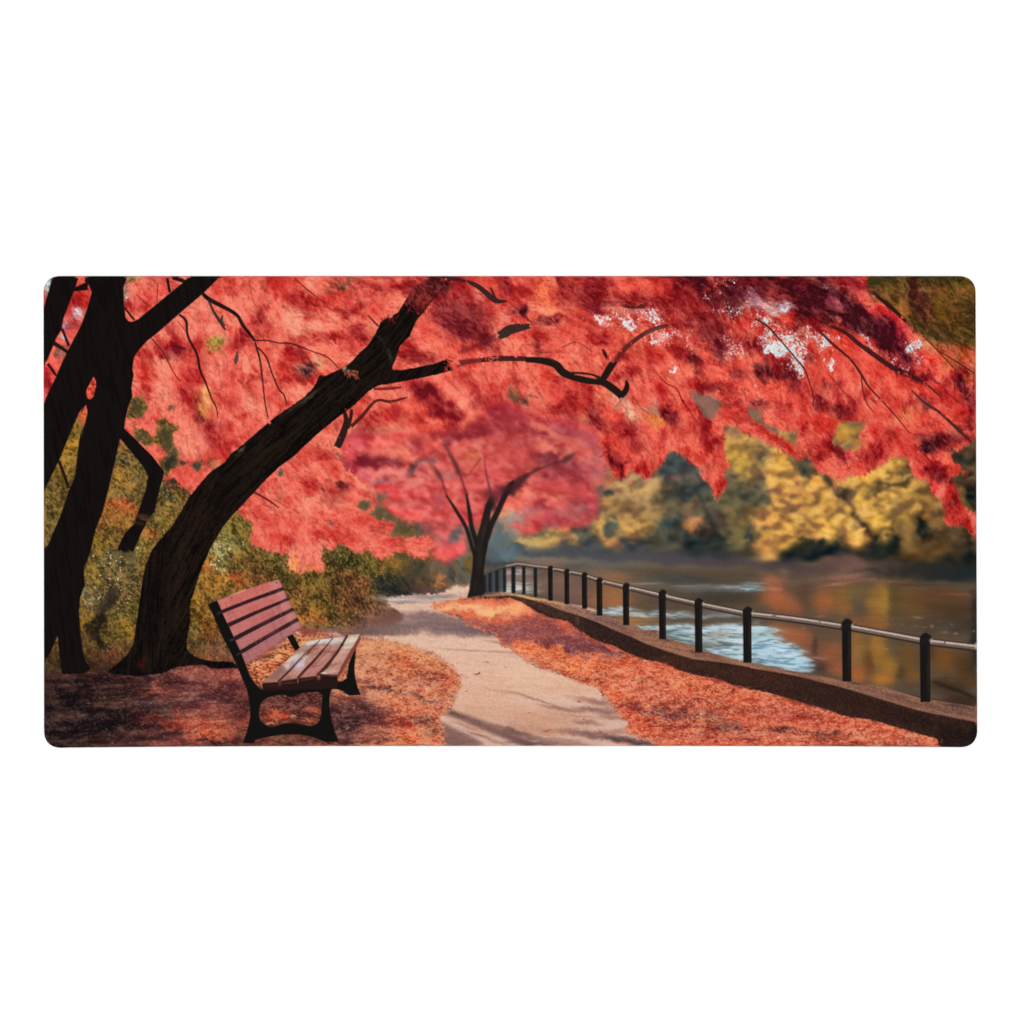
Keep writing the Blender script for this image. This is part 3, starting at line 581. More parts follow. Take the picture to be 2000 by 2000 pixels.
# ================================================================ kerb wall of the river bank
KT = 'G -300,655 0,652 210,683 460,733 560,745 690,775 750,830 900,870 960,890 1090,950 1180,945 1250,1010 1480,1080 1560,1110 1700,1160 1880,1202 H 0,1212 400,1282 790,1350 1100,1402 1400,1492 1880,1570'
wf = poly('G -300,690 0,668 150,700 300,742 420,792 560,832 700,882 850,952 980,1002 1080,1052 1280,1122 1480,1182 1700,1206 1932,1246 H 40,1252 400,1312 760,1402 1000,1475 1400,1595 1880,1690 1880,1960 1560,1960 1550,1820 1330,1760 1200,1720 1000,1660 850,1650 600,1570 300,1480 150,1440 G 1932,1420 1770,1382 1700,1342 1470,1302 1350,1262 1250,1202 1080,1182 930,1122 840,1072 720,1042 600,972 520,922 470,872 330,852 220,802 100,722 0,690 -300,700', '66,44,38', 1.2, rag=.9, idn=7, sm=0)
within(wf, lambda: (
    blobs('G', '''100 710 180 26 15 92,66,58; 300 800 130 30 18 86,60,52; 430 830 60 40 0 84,62,48; 560 880 130 40 24 72,54,48; 540 870 18 40 0 100,76,56; 900 1020 260 50 26 58,41,38; 1150 1130 180 30 20 62,42,36; 1280 1170 110 26 16 84,54,40; 1500 1240 180 40 10 78,50,42; 1800 1310 220 50 6 76,48,40; 1350 1140 110 10 20 96,64,48; 700 950 80 50 20 60,46,42''', warp=.5),
    blobs('H', '''200 1350 260 50 10 78,48,40; 600 1450 260 50 14 66,42,37; 1000 1560 260 50 16 62,39,34; 1400 1680 230 50 14 52,35,31; 1750 1800 200 80 0 42,30,28; 1700 1870 160 40 0 48,36,32; 1600 1780 60 30 0 46,33,30; 1840 1800 20 120 0 32,28,26''', warp=.5)))
leaflets(60000, LE * (1 - path) * .5, 2.8, 1.0, -60, 60, var=.16, a=.8, seed=410, up=.4, light=(236, 160, 120), src=blur(leaf_img, 3))
img = img * (1 - .12 * wf[..., None])
tint(N_FINE + .4 * N_2, wf, kd=.10, kl=.06, light=(150, 100, 80), dark=(.7, .7, .7))
wt = poly(KT + ' H 1880,1690 1400,1595 1000,1475 760,1402 400,1312 40,1252 G 1932,1246 1700,1206 1480,1182 1280,1122 1080,1052 980,1002 850,952 700,882 560,832 420,792 300,742 150,700 0,668 -300,690', '146,105,86', .9, idn=7, sm=0)
within(wt, lambda: (
    blobs('G', '''0 660 120 8 6 190,150,110; 130 682 120 9 12 216,172,124; 280 712 120 14 14 206,160,116; 400 748 90 14 18 196,150,112; 560 760 100 12 8 196,164,158; 660 785 60 9 14 200,170,165; 560 800 120 20 18 150,112,98; 700 845 90 24 20 120,94,92; 850 900 130 26 26 118,90,86; 930 950 110 20 26 132,94,82; 1100 1000 130 24 22 140,100,84; 1150 960 80 12 -6 120,86,78; 1230 1060 90 24 20 150,106,86; 1380 1080 130 26 16 154,106,82; 1560 1150 110 20 12 130,90,78; 1700 1180 160 16 10 140,98,80; 1880 1222 120 14 8 150,104,84; 1250 1030 60 10 10 100,72,66; 1500 1120 60 8 6 96,70,64''', warp=.4),
    blobs('H', '''150 1250 200 14 10 152,108,86; 400 1300 200 16 12 144,100,80; 450 1290 160 10 10 110,82,78; 700 1370 200 14 12 140,96,78; 850 1360 160 12 12 96,72,64; 1000 1430 200 24 14 124,88,76; 1250 1510 200 26 15 122,88,76; 1450 1560 160 24 14 116,82,70; 1700 1600 160 34 10 108,78,68; 1700 1560 160 14 10 90,68,62; 1650 1640 160 10 12 124,92,78''', warp=.4)))
tint(N_FINE + gn(12, 1, 14, 71), wt, kd=.1, kl=.06, light=(200, 160, 130), dark=(.7, .7, .7))

# ================================================================ railing
def post(tile, u, v0, v1, w, c='30,27,26', sf=.6):
    ox, oy, s = TILE[tile]
    m = poly('%s %g,%g %g,%g %g,%g %g,%g' % (tile, u - w / 2, v0, u + w / 2, v0, u + w / 2 + .03 * w, v1, u - w / 2 + .06 * w, v1), c, sf, sm=0, idn=8)
    blobs(tile, '%g %g %g %g 0 62,54,48 .45' % (u + w * .3, (v0 + v1) / 2, w * .14, (v1 - v0) * .42), warp=.2)


def rail(s, sf=.7, mc='116,97,88', hc='190,174,164'):
    line(s, '58,46,42', sf, idn=8)
    P, t, hi, mid = [], '', [], []
    for w in s.split():
        if ',' not in w:
            t = w
            hi.append(w), mid.append(w)
            continue
        u, v, d = (float(q) for q in w.split(','))
        mid.append('%g,%g,%g' % (u, v - .06 * d, d * .66))
        hi.append('%g,%g,%g' % (u, v - .2 * d, d * .24))
    line(' '.join(mid), mc, sf)
    line(' '.join(hi), hc, sf)


poly('F 1690,505 1760,470 1840,445 1840,640 1690,660', '60,66,72', 2.5, a=.8, sm=0)
blobs('F', '''1780 400 100 30 0 54,64,70 .8; 1850 412 60 14 0 56,62,66 .7; 1870 340 90 60 0 100,120,130; 1800 200 60 140 0 95,110,116; 1750 340 50 60 0 88,98,104; 1900 90 40 60 0 150,150,140; 1880 60 50 30 0 175,150,120; 1890 180 40 60 0 120,128,128; 1760 150 30 100 0 110,112,112''', warp=.6)
for u, v0, v1, w in ((1690, 500, 645, 26), (1735, 485, 640, 26), (1790, 465, 640, 28), (1850, 450, 642, 28), (1920, 440, 648, 28)):
    post('F', u, v0, v1, w, '36,40,46', 1.1)
for u, v0, v1, w in ((33, 435, 650, 27), (115, 435, 660, 26), (208, 437, 682, 28)):
    post('G', u, v0, v1, w, '34,34,36', .9)
rail('F 1675,506,22 1760,468,22 1860,438,24 1932,426,26', 1.2, '74,72,70', '120,114,108')
rail('F 1860,438,24 1932,424,28 G 60,420,30 115,424,30 200,436,28 330,452,28 460,478,30', 1.0)
rail('G 325,452,28 460,478,30 600,508,32 715,548,34 920,600,40 1210,670,44 1500,736,48 1890,816,52 H 10,818,54 400,863,56 790,922,58', .7)
rail('H 790,922,56 830,925,58 1400,1030,60 1460,1042,60 1880,1092,62', .7)
tint(N_FINE + gn(5, .9, 10, 72), (ident == 8) * sstep(.25, .45, img.mean(-1)), kd=.05, kl=.03, light=(230, 215, 200), dark=(.6, .6, .6))
for t, u, v0, v1, w in (('G', 328, 446, 712, 37), ('G', 460, 470, 740, 38), ('G', 602, 500, 776, 42), ('G', 722, 545, 832, 46), ('G', 935, 590, 908, 50), ('G', 1227, 645, 1020, 56), ('G', 1517, 712, 1127, 60), ('G', 1908, 785, 1210, 68), ('H', 815, 885, 1360, 74), ('H', 1445, 1000, 1525, 82)):
    post(t, u, v0, v1, w)
    h = w * 1.15
    # rounded collar that loops over the tube
    arc = [(u + .07 * w + .56 * w * math.cos(a), v0 + .12 * w - .62 * w * math.sin(a)) for a in np.linspace(0, math.pi, 15)]
    cap = ' '.join('%g,%g' % q for q in arc + [(u - .5 * w, v0 + .9 * w), (u + .5 * w, v0 + .9 * w)])
    poly(t + ' ' + cap, '36,31,30', .6, sm=0, idn=8)
    line(t + ' ' + ' '.join('%g,%g,%g' % (q[0], q[1] + .07 * w, w * .11) for q in arc[3:13]), '112,98,92', .5, .7)
    # the tube re-emerging to the right of the collar
    blobs(t, '%g %g %g %g 8 176,158,148 .8' % (u + w * .62, v0 + h * .36, w * .16, w * .22), warp=.1)
line('H 1600,1055,8 1612,1028,6', '60,48,44', .4, .8)
blobs('H', '235 832 18 4 0 70,58,52 .8; 600 880 8 4 0 80,66,60 .8; 1050 975 26 4 8 110,90,80 .6; 1720 1075 40 4 8 110,90,76 .6', warp=.2)

# ================================================================ distant red tree (out of focus)
pk = poly('B 520,1440 640,1290 1000,1290 1500,1100 1891,980 C 100,1000 300,1120 560,1180 780,1270 800,1500 760,1610 720,1700 690,1790 690,1932 G 700,40 640,112 540,128 300,122 200,180 60,180 F 1880,20 1760,30 1690,140 1600,60 1540,120 1530,300 1500,372 1350,402 1290,392 1310,260 1280,200 1180,60 960,30 B 900,1900 800,1740 640,1640 560,1560', '205,78,74', 6, rag=6, idn=1, sm=1, post=5)
def paint_far_tree(am):
    blobs('B', '''700 1560 200 80 0 150,50,60; 830 1490 90 60 0 160,58,62; 960 1520 90 40 0 162,64,66; 640 1420 110 50 0 214,88,88; 1050 1460 90 80 0 236,112,95; 850 1640 160 40 0 226,112,102; 1100 1600 32 60 15 120,72,70; 1230 1520 70 50 0 172,90,90
850 1700 90 26 0 172,92,92; 1450 1290 200 60 0 160,54,60; 1720 1270 200 60 0 166,50,58; 1800 1100 160 100 0 162,50,60; 1700 1360 160 40 0 206,80,75; 1590 1500 80 60 0 204,100,65; 1400 1640 90 60 0 200,98,94; 1700 1550 160 90 0 220,84,82; 1300 1750 320 70 0 226,90,85
1000 1800 160 60 0 226,84,80; 1820 1780 90 60 0 152,56,66; 1740 1850 50 40 0 225,110,105; 1500 1420 110 50 0 220,92,82; 1250 1420 110 50 0 218,84,78; 1150 1380 90 40 0 180,66,66; 1150 1680 110 40 0 222,104,96; 1560 1700 160 40 0 230,94,88; 1850 1450 130 60 0 216,84,78; 1850 1640 90 60 0 216,80,76
1450 1860 200 40 0 220,84,80; 1150 1880 160 30 0 214,88,84; 650 1300 110 90 20 190,70,76; 760 1310 70 40 0 170,60,64; 900 1400 100 60 0 226,100,88; 860 1830 70 40 0 120,95,75; 950 1880 90 30 0 190,92,76; 600 1400 60 60 0 200,80,84; 1500 1520 110 40 0 225,95,84; 1880 1880 60 40 0 236,120,95; 760 1440 70 36 0 220,92,88; 720 1650 60 30 0 200,90,92; 1320 1560 90 40 0 226,100,92; 970 1620 90 30 0 230,110,104; 1330 1850 60 30 0 190,80,82''', warp=.8, am=am)
    blobs('C', '''200 1250 240 70 25 166,50,58; 100 1400 200 80 20 190,64,65; 280 1270 190 36 25 232,108,90; 300 1420 130 40 25 226,104,90; 100 1500 160 60 20 206,75,70; 550 1290 230 60 30 172,64,72; 640 1400 130 80 30 204,84,84; 400 1600 150 100 20 160,50,60; 300 1530 90 40 0 150,52,60
300 1700 160 60 20 216,76,75; 450 1740 160 60 20 216,74,72; 600 1790 110 70 30 200,70,72; 180 1900 160 40 20 186,60,66; 50 1690 60 40 -40 160,60,60; 130 1750 110 40 -20 232,106,88; 80 1850 110 50 0 236,112,92; 100 1920 130 30 0 206,136,126; 560 1890 130 50 0 172,66,72; 680 1330 80 60 40 190,80,86; 560 1450 110 60 30 216,84,78
720 1500 60 90 0 190,92,90; 500 1640 110 60 30 176,58,64; 640 1620 110 70 30 196,76,80; 50 1150 110 50 20 176,54,60; 60 1280 90 40 0 176,56,58; 200 1600 110 60 20 204,80,76; 380 1850 160 40 25 226,92,84; 700 1640 50 60 0 180,92,90; 700 1720 40 60 0 200,110,90; 450 1350 110 26 25 210,90,82''', warp=.9, am=am)
    blobs('G', '''450 40 160 50 0 180,76,76; 560 60 90 40 0 172,82,78; 250 60 130 50 0 200,72,74; 90 110 90 50 0 206,106,92; 30 40 110 40 0 150,140,130; 150 30 90 40 0 214,96,86; 640 30 50 40 0 168,80,80; 350 110 90 20 0 150,84,74; 40 170 70 30 0 170,130,110''', warp=.9, am=am)
    blobs('F', '''1200 40 130 50 0 226,94,88; 1300 110 110 60 0 196,84,80; 1400 180 90 60 0 202,84,80; 1450 270 90 60 0 216,90,84; 1350 340 90 50 0 216,92,80; 1500 60 90 60 0 210,84,80; 1440 100 60 80 0 216,96,90; 1250 180 60 80 0 140,86,78; 1060 40 90 40 0 220,92,84; 1330 230 60 40 0 190,96,88; 1640 60 50 80 0 200,84,80; 1500 330 50 40 0 214,90,84; 1480 180 50 40 0 120,100,96; 1700 120 30 60 0 200,96,90; 1780 20 60 30 0 205,130,110; 1870 20 60 20 0 232,128,100''', warp=.9, am=am)


paint_far_tree(1.0)
blobs('C', '800 1340 50 110 0 196,96,90 .8; 820 1470 40 70 0 178,106,96 .7; 790 1580 50 60 0 180,120,98 .6; 740 1250 60 40 30 190,80,78 .7', warp=.7)
lo_ = blur(img, 24)
img = np.clip(img + pk[..., None] * .3 * (img - lo_), .03, 1)
tint(.6 * gn(8, 4, 28, 82) + .8 * gn(3.6, 2.8, 25, 81), pk, kd=.17, kl=.17, light=(250, 160, 150), dark=(.42, .66, .6))
PA = (30 + 10 * gn(30, 30, 0, 83)).astype(np.float32)
img = img + pk[..., None] * .3 * (sweep(img, PA, 5, 1.2) - img)
lo_ = blur(img, 14)
img = np.clip(img + pk[..., None] * .45 * (img - lo_), .03, 1)
FRAYS = gn(5, 2, 40, 207)
fans(700, pk, np.full((H, W), 30, np.float32), 16, 40, .36, FRAYS, a=.5, root=.22, tip=.2, seed=603, light=(240, 140, 128), src=blur(img, 3))
PR = (np.degrees(np.arctan2(YY - 1010, XX - 915 )) * .25 + 30 + 12 * gn(20, 20, 0, 84)).astype(np.float32)
sprays(1500, pk, PR, 8, 18, 5, 4.0, var=.12, a=.35, seed=503, light=(240, 142, 126), lw=1.3, dens=.8)
leaflets(16000, pk, 4, 1.8, 30, 45, var=.15, a=.5, seed=406, up=.4, light=(250, 160, 145))
within(pk, lambda: paint_far_tree(.45))
midf = blur(img, 5) - blur(img, 26)
img = np.clip(img + (.5 * pk)[..., None] * midf, .05, 1)
lum_ = img @ np.array([.3, .59, .11], np.float32)
img = img + (pk * (.10 + .12 * sstep(920, 880, XX) * sstep(1020, 1060, YY)))[..., None] * (lum_[..., None] + np.array([.10, .0, .0], np.float32) - img)
img = img + (pk * .8)[..., None] * (blur(img, .9) - img)
img = img + (pk * (.07 + .13 * sstep(930, 1190, XX)))[..., None] * (col('140,112,104') - img)
for s, c in (('B 1365,1380,12 1430,1500,32 1485,1610,40 1495,1625,20', '84,42,44'), ('B 1285,1570,16 1320,1625,38 1345,1665,26', '90,48,48'), ('B 1180,1420,8 1230,1510,10 1300,1600,16', '150,66,64'),
             ('C 420,1525,20 460,1505,48 530,1460,12', '76,48,46'), ('C 180,1605,20 215,1590,40 250,1575,16', '92,50,50'), ('C 0,1790,80 60,1700,66 120,1655,44 170,1625,14', '70,42,44'), ('B 1820,1800,50 1880,1740,50 C 0,1790,70', '76,42,46')):
    line(s, c, 2.6, .85)
# its trunk
for s_ in ('B 1490,1620,16 1550,1800,22', 'B 1345,1665,14 1390,1805,16', 'B 1690,1470,6 1700,1600,12 1745,1800,24', 'C 0,1760,40 70,1680,34 150,1630,24 300,1560,12 430,1520,16', 'B 1660,1500,8 1560,1640,6'):
    line(s_, '92,42,45', 1.5, .7)
TR = '36,31,30'
for s in ('B 1385,1800,12 1470,1932,26 F 1545,130,30 1600,310,30 1625,360,20', 'B 1545,1790,14 1570,1932,32 F 1590,130,36 1640,290,50', 'B 1760,1790,30 1735,1860,50 1712,1932,56 F 1690,130,76 1660,260,94', 'B 1925,1680,18 1890,1740,38 1840,1830,44 1795,1932,46 F 1745,100,48 1700,220,60', 'B 1900,1690,14 1888,1750,30'):
    line(s, TR, 1.1, .95, idn=9)
poly('F 1640,200 1600,330 1592,470 1570,620 1550,692 1690,660 1684,480 1700,350 1725,230', TR, 1.1, sm=0, idn=9)
blobs('F', '1650 350 24 140 4 60,50,46 .5; 1690 150 14 90 8 66,54,50 .5; 1610 600 20 60 5 56,46,44 .4; 1660 620 30 50 0 42,36,36', warp=.3)
blobs('B', '1740 1850 46 90 8 40,32,32; 1900 1730 50 40 -50 70,36,40 .8; 1760 1780 60 60 0 150,60,68 .6', warp=.4)
# ================================================================ sharp red canopy
base_img = img
CAN = 'A 0,0 D 1932,0 D 1900,1330 1780,1400 1730,1440 1600,1430 1700,1540 1800,1620 1790,1645 1700,1610 1650,1680 1700,1760 1740,1850 1800,1932 H 1860,30 1900,200 1830,190 1750,110 1620,100 1590,30 D 1580,1850 1520,1800 1480,1780 1500,1700 1420,1680 1380,1700 1350,1620 1330,1560 1280,1490 1190,1480 1130,1530 1060,1590 960,1640 870,1630 840,1640 790,1700 680,1640 580,1600 530,1530 480,1460 420,1400 420,1250 330,1290 270,1260 200,1240 150,1200 130,1110 20,1090 30,1160 100,1210 250,1300 380,1400 490,1500 470,1545 400,1500 300,1440 180,1390 100,1330 0,1310 C 1860,1270 1800,1240 1690,1260 1730,1320 1710,1430 1760,1530 1780,1580 1700,1620 1740,1690 1740,1750 1690,1790 1675,1880 1650,1840 1620,1740 1590,1690 1530,1640 1540,1560 1480,1580 1430,1530 1380,1460 1300,1440 1240,1530 1180,1600 1150,1620 1110,1680 1060,1650 1000,1600 940,1640 900,1680 820,1640 770,1520 735,1370 680,1260 590,1225 480,1195 330,1190 200,1130 100,1060 0,1010 B 1700,1080 1500,1250 1300,1310 1000,1310 800,1300 640,1240 520,1430 350,1315 470,1400 560,1560 680,1660 800,1740 830,1880 F 770,0 800,50 900,70 960,90 960,150 900,170 1000,200 1080,210 1180,195 1280,200 1310,260 1300,300 1240,320 1200,370 1150,380 1100,350 1050,320 950,330 880,385 830,380 790,340 760,310 650,330 560,290 540,240 480,300 430,290 380,260 370,310 400,400 380,480 350,490 300,460 200,500 160,520 100,430 120,350 60,330 0,320 E 1890,330 1760,290 1690,230 1720,140 1700,60 1590,0 A 1590,1932 1300,1840 1230,1800 1180,1730 1040,1740 1010,1640 880,1500 650,1340 330,1190 0,1060'
FRAY = .7 * gn(4.5, .9, 60, 201) + .7 * gn(4.5, .9, 105, 202) + .5 * gn(4.5, .9, 20, 203) + .6 * gn(8, 5, 60, 204)
FRAY /= FRAY.std()
can = poly(CAN, '0', 2.5, rag=3.2, sm=0, paint=False, ragf=FRAY, wd=.26, am=.2, post=.9)
soft = poly('B 1891,900 1600,1180 1300,1400 1000,1450 640,1440 520,1430 640,1240 1300,1150', '0', 0, sm=0, paint=False)
# openings in the canopy
GAPS = ['D 740,1235 830,1205 950,1220 960,1250 900,1330 940,1370 920,1430 820,1440 780,1410 700,1390 720,1310',
        'A 755,1010 840,1000 878,1090 850,1150 790,1180 705,1185 720,1090',
        'A 750,1290 800,1255 880,1290 920,1335 960,1300 940,1210 1000,1165 1050,1210 1140,1250 1080,1300 1090,1400 1130,1470 1120,1560 1050,1600 1020,1660 980,1580 975,1500 1050,1480 980,1390 930,1380 860,1410',
        'A 1030,1105 1055,1085 1075,1115 1050,1140', 'A 1120,1535 1160,1515 1190,1545 1150,1565', 'A 1225,1550 1300,1510 1320,1530 1280,1610 1255,1590', 'A 1060,1680 1090,1650 1120,1690 1150,1700 1110,1725 1075,1715',
        'C 1440,950 1500,990 1600,1010 1700,1040 1690,1090 1640,1140 1610,1195 1560,1150 1510,1060',
        'B 30,1600 60,1570 85,1630 50,1650', 'B 670,1870 720,1830 790,1850 760,1910 690,1915', 'B 1860,985 1900,975 1930,1010 1890,1030']
gapm = np.zeros((H, W), np.float32)
for g in GAPS:
    gapm = np.maximum(gapm, poly(g, '0', 2.0, rag=1.2, sm=0, paint=False, ragf=FRAY, wd=.3, am=.19, post=1.0))
img = np.empty_like(base_img)
img[:] = col('.64')
def paint_canopy(am):
    global img
    blobs('A', '''1250 900 900 900 0 .68; 1300 300 600 300 0 .67
900 170 120 60 -30 .6; 740 275 80 50 0 .42; 830 260 60 40 20 .45; 1090 490 120 40 30 .32; 1080 640 90 50 10 .22; 1000 590 110 34 25 .38; 860 650 70 30 -20 .45; 1770 340 60 80 10 .3; 1620 520 40 90 15 .3; 1600 610 36 40 0 .34; 1860 460 40 50 0 .36
900 780 110 46 0 .5; 1240 720 70 150 20 .42; 1240 850 60 60 0 .44; 1150 950 60 70 30 .38; 1210 1060 100 80 50 .36; 1310 1180 50 60 0 110,70,50; 1290 1090 50 50 0 150,70,50; 1350 1250 100 90 40 .3; 1390 1390 70 120 20 .34; 1530 1240 50 40 0 .34
1660 1160 60 26 -10 .42; 1560 1050 80 50 40 .45; 1720 845 110 28 10 .42; 1450 830 90 50 0 .8; 1630 700 70 80 0 .76; 1000 770 110 60 0 .84; 1250 1370 120 120 0 .8; 1000 980 120 80 0 .78; 1720 1080 110 60 0 .8; 1650 200 150 70 -20 .76; 1350 290 110 70 30 .78
1340 1040 60 110 -15 235,140,88; 1330 960 50 40 0 232,132,84; 1050 1100 70 60 0 .74; 1200 1250 60 60 0 .72; 1450 1150 70 70 0 .7; 1640 1330 80 50 -20 .55; 1500 1420 80 50 -30 .45; 1450 1520 90 40 -35 .5; 850 850 80 40 10 .5; 850 960 40 50 60 .4; 800 950 40 60 0 .66
1430 560 46 70 10 176,128,66; 1470 540 20 30 0 120,110,60; 900 1240 70 60 0 .68; 740 1230 50 40 0 .74; 940 1440 80 60 0 .66; 1150 1640 110 60 0 .68; 1130 1770 70 40 0 .42; 1060 1760 50 30 0 .56; 1220 1640 60 50 0 .62; 1400 1570 50 30 0 150,90,60
1850 620 60 60 0 .6; 1850 760 60 60 0 .74; 1550 880 90 50 20 .56; 1500 680 60 60 0 .7; 1800 160 60 60 0 .7; 1880 60 60 60 0 .44; 1700 60 90 50 0 .7; 1500 130 80 50 0 .56; 1150 760 60 40 0 .7; 1070 850 60 60 30 .6; 1400 740 50 60 0 .74; 1560 300 70 50 0 .74; 1600 950 60 80 0 .7; 1880 1000 50 90 0 .66
1400 450 70 60 0 .78; 1250 480 60 60 0 .74; 1190 250 60 40 0 .72; 1080 130 40 40 0 .5; 980 130 60 60 0 .66; 1120 560 60 30 20 .4; 1450 960 60 50 0 .62; 1750 960 60 40 0 .58; 1830 1150 60 60 0 .72; 1600 1250 80 60 0 .7; 1500 1320 70 60 0 .5; 1350 1480 70 50 0 .6; 1250 1530 60 30 0 .6; 710 210 28 36 30 210,190,180; 740 55 60 24 0 150,120,70; 690 160 20 40 0 120,110,95
60 150 60 110 0 150,105,95; 70 75 30 30 0 190,205,214; 70 140 20 20 0 215,195,180; 60 240 30 40 0 .6; 345 60 40 30 0 .6; 310 340 110 240 15 .5; 350 150 60 60 0 .48; 300 220 50 60 0 .3; 300 355 50 40 0 222,215,222; 330 310 34 26 0 215,205,215; 215 420 22 36 0 190,170,180; 270 440 50 40 0 .3; 260 530 40 50 0 .6
175 515 40 46 0 190,210,220; 130 680 80 70 0 .62; 190 650 30 24 0 110,100,90; 90 850 80 60 0 .36; 80 950 60 90 0 .3; 130 800 40 40 0 .55; 425 940 50 90 0 .62; 360 1120 40 70 0 200,95,60; 350 1210 30 40 0 130,110,60''', am=am, skiprgb=am < .6)
    blobs('B', '''900 700 1000 700 0 .66
200 230 120 80 30 .4; 140 200 60 60 0 .36; 60 150 70 70 0 .55; 280 110 80 60 0 .76; 370 210 70 44 0 .44; 240 330 80 34 40 .38; 500 90 110 50 -20 160,85,62; 470 160 80 40 -20 .5; 620 70 80 40 0 150,75,60; 700 90 80 50 0 .62; 640 290 130 36 -30 .36; 780 120 130 40 0 .36
950 110 110 46 0 .34; 1060 130 70 60 0 .3; 1000 250 60 80 0 .76; 880 230 80 50 0 .7; 150 420 140 80 20 .85; 330 430 90 50 0 .8; 430 520 90 28 0 .38; 250 545 90 40 0 .42; 160 640 50 44 20 .32; 560 560 70 36 0 .44; 700 470 60 60 0 .34; 640 600 60 40 0 .44
300 620 80 40 0 .76; 360 740 60 60 30 190,120,86; 215 770 60 46 20 112,52,52; 110 700 60 60 0 .44; 50 780 60 50 0 .5; 250 860 100 40 0 .48; 120 900 60 60 0 .42; 300 700 40 30 0 .78; 200 960 100 50 0 .76; 50 1000 60 50 0 .56; 450 640 60 40 0 .7; 540 690 50 40 0 .66; 480 420 70 50 0 .74; 600 420 60 50 0 .7; 40 330 60 60 0 .7; 50 480 60 60 0 .72; 50 620 60 50 0 .74
780 330 60 60 0 .62; 860 330 50 40 0 .5; 760 210 60 40 0 .7; 850 90 40 40 0 .66; 1200 70 60 50 0 .4; 40 60 60 50 0 .48; 130 80 60 40 0 .58
1450 330 230 190 40 .2; 1300 170 150 90 40 .28; 1560 430 190 140 35 .16; 1660 560 120 70 20 .18; 1230 360 60 50 0 .68; 1250 450 100 70 0 .6; 1180 560 90 70 0 .64; 1320 540 80 60 0 .66; 1430 640 100 70 0 .56; 1060 650 60 60 0 .28; 1180 690 90 44 0 .28; 1050 600 50 60 0 .4
1620 200 220 44 40 190,76,76; 1850 350 70 60 40 190,78,76; 1760 300 70 60 40 .34; 1500 150 110 50 30 .34; 1600 70 110 40 0 .42; 1880 120 60 90 0 .24; 1680 95 70 40 0 .56; 1790 60 90 36 0 .44; 1460 70 50 36 0 .3; 1740 150 60 40 0 .5; 1860 220 60 40 0 .4; 1830 300 50 40 0 .5
1500 700 80 50 0 .68; 1740 650 80 36 -10 .7; 1560 650 60 40 0 .4; 1640 640 60 30 0 .3; 1200 930 150 50 5 .22; 1250 1000 120 70 20 .24; 1350 1090 90 120 -30 .26; 1420 1180 100 50 20 .28; 1500 850 70 110 -30 .34; 1600 960 50 100 -25 .34; 1720 840 150 70 0 .72
1850 760 90 40 0 .72; 1460 950 90 90 30 .74; 1560 1100 110 100 0 .78; 1620 1190 80 50 0 236,122,88; 950 970 130 36 0 .74; 900 1150 110 90 0 .5; 1000 1130 50 80 20 .34; 1080 1090 90 50 0 .64; 700 1120 60 60 0 .58; 1000 1250 110 80 0 .76; 900 1290 70 60 0 .76; 750 1230 80 60 0 .4; 830 1120 60 50 0 .4
1330 870 70 40 0 .66; 1120 870 70 40 0 .5; 1040 880 40 30 0 .6; 1300 760 50 30 0 .5; 1880 900 60 60 20 .56; 1780 940 90 60 30 .44; 1700 1050 100 60 30 .3; 1900 960 50 40 0 150,95,70; 1100 1250 100 50 0 .5; 1200 1130 60 60 0 .56; 1250 1250 90 60 0 .62; 1400 1290 100 40 0 .44; 1150 1180 60 40 0 .36; 820 1040 60 30 0 .7; 700 1040 60 30 0 .5; 1560 760 60 40 0 .5; 1450 780 50 40 0 .5
350 1400 110 50 35 .76; 430 1500 90 44 40 .4; 290 1440 50 60 0 .6; 200 1500 70 60 0 .5; 280 1720 60 80 0 .42; 550 1780 100 70 0 .36; 540 1850 60 40 0 84,60,46; 560 1740 70 40 20 96,52,46; 450 1640 26 50 0 92,52,50; 410 1780 30 60 -30 110,50,46; 270 1820 24 20 0 140,100,66
480 1690 60 60 0 .7; 50 1790 60 50 0 110,52,44; 640 1650 180 30 35 .82; 350 1860 200 50 0 .78; 100 1870 90 40 0 .56; 150 1620 80 60 0 .66; 350 1600 70 60 0 .72; 560 1620 60 50 30 .62; 160 1760 70 50 0 .7; 650 1830 60 60 0 .7; 720 1800 60 40 30 .74; 500 1600 60 40 20 .5; 700 1900 60 30 0 .66; 420 1560 60 30 0 .66''', am=am, skiprgb=am < .6)
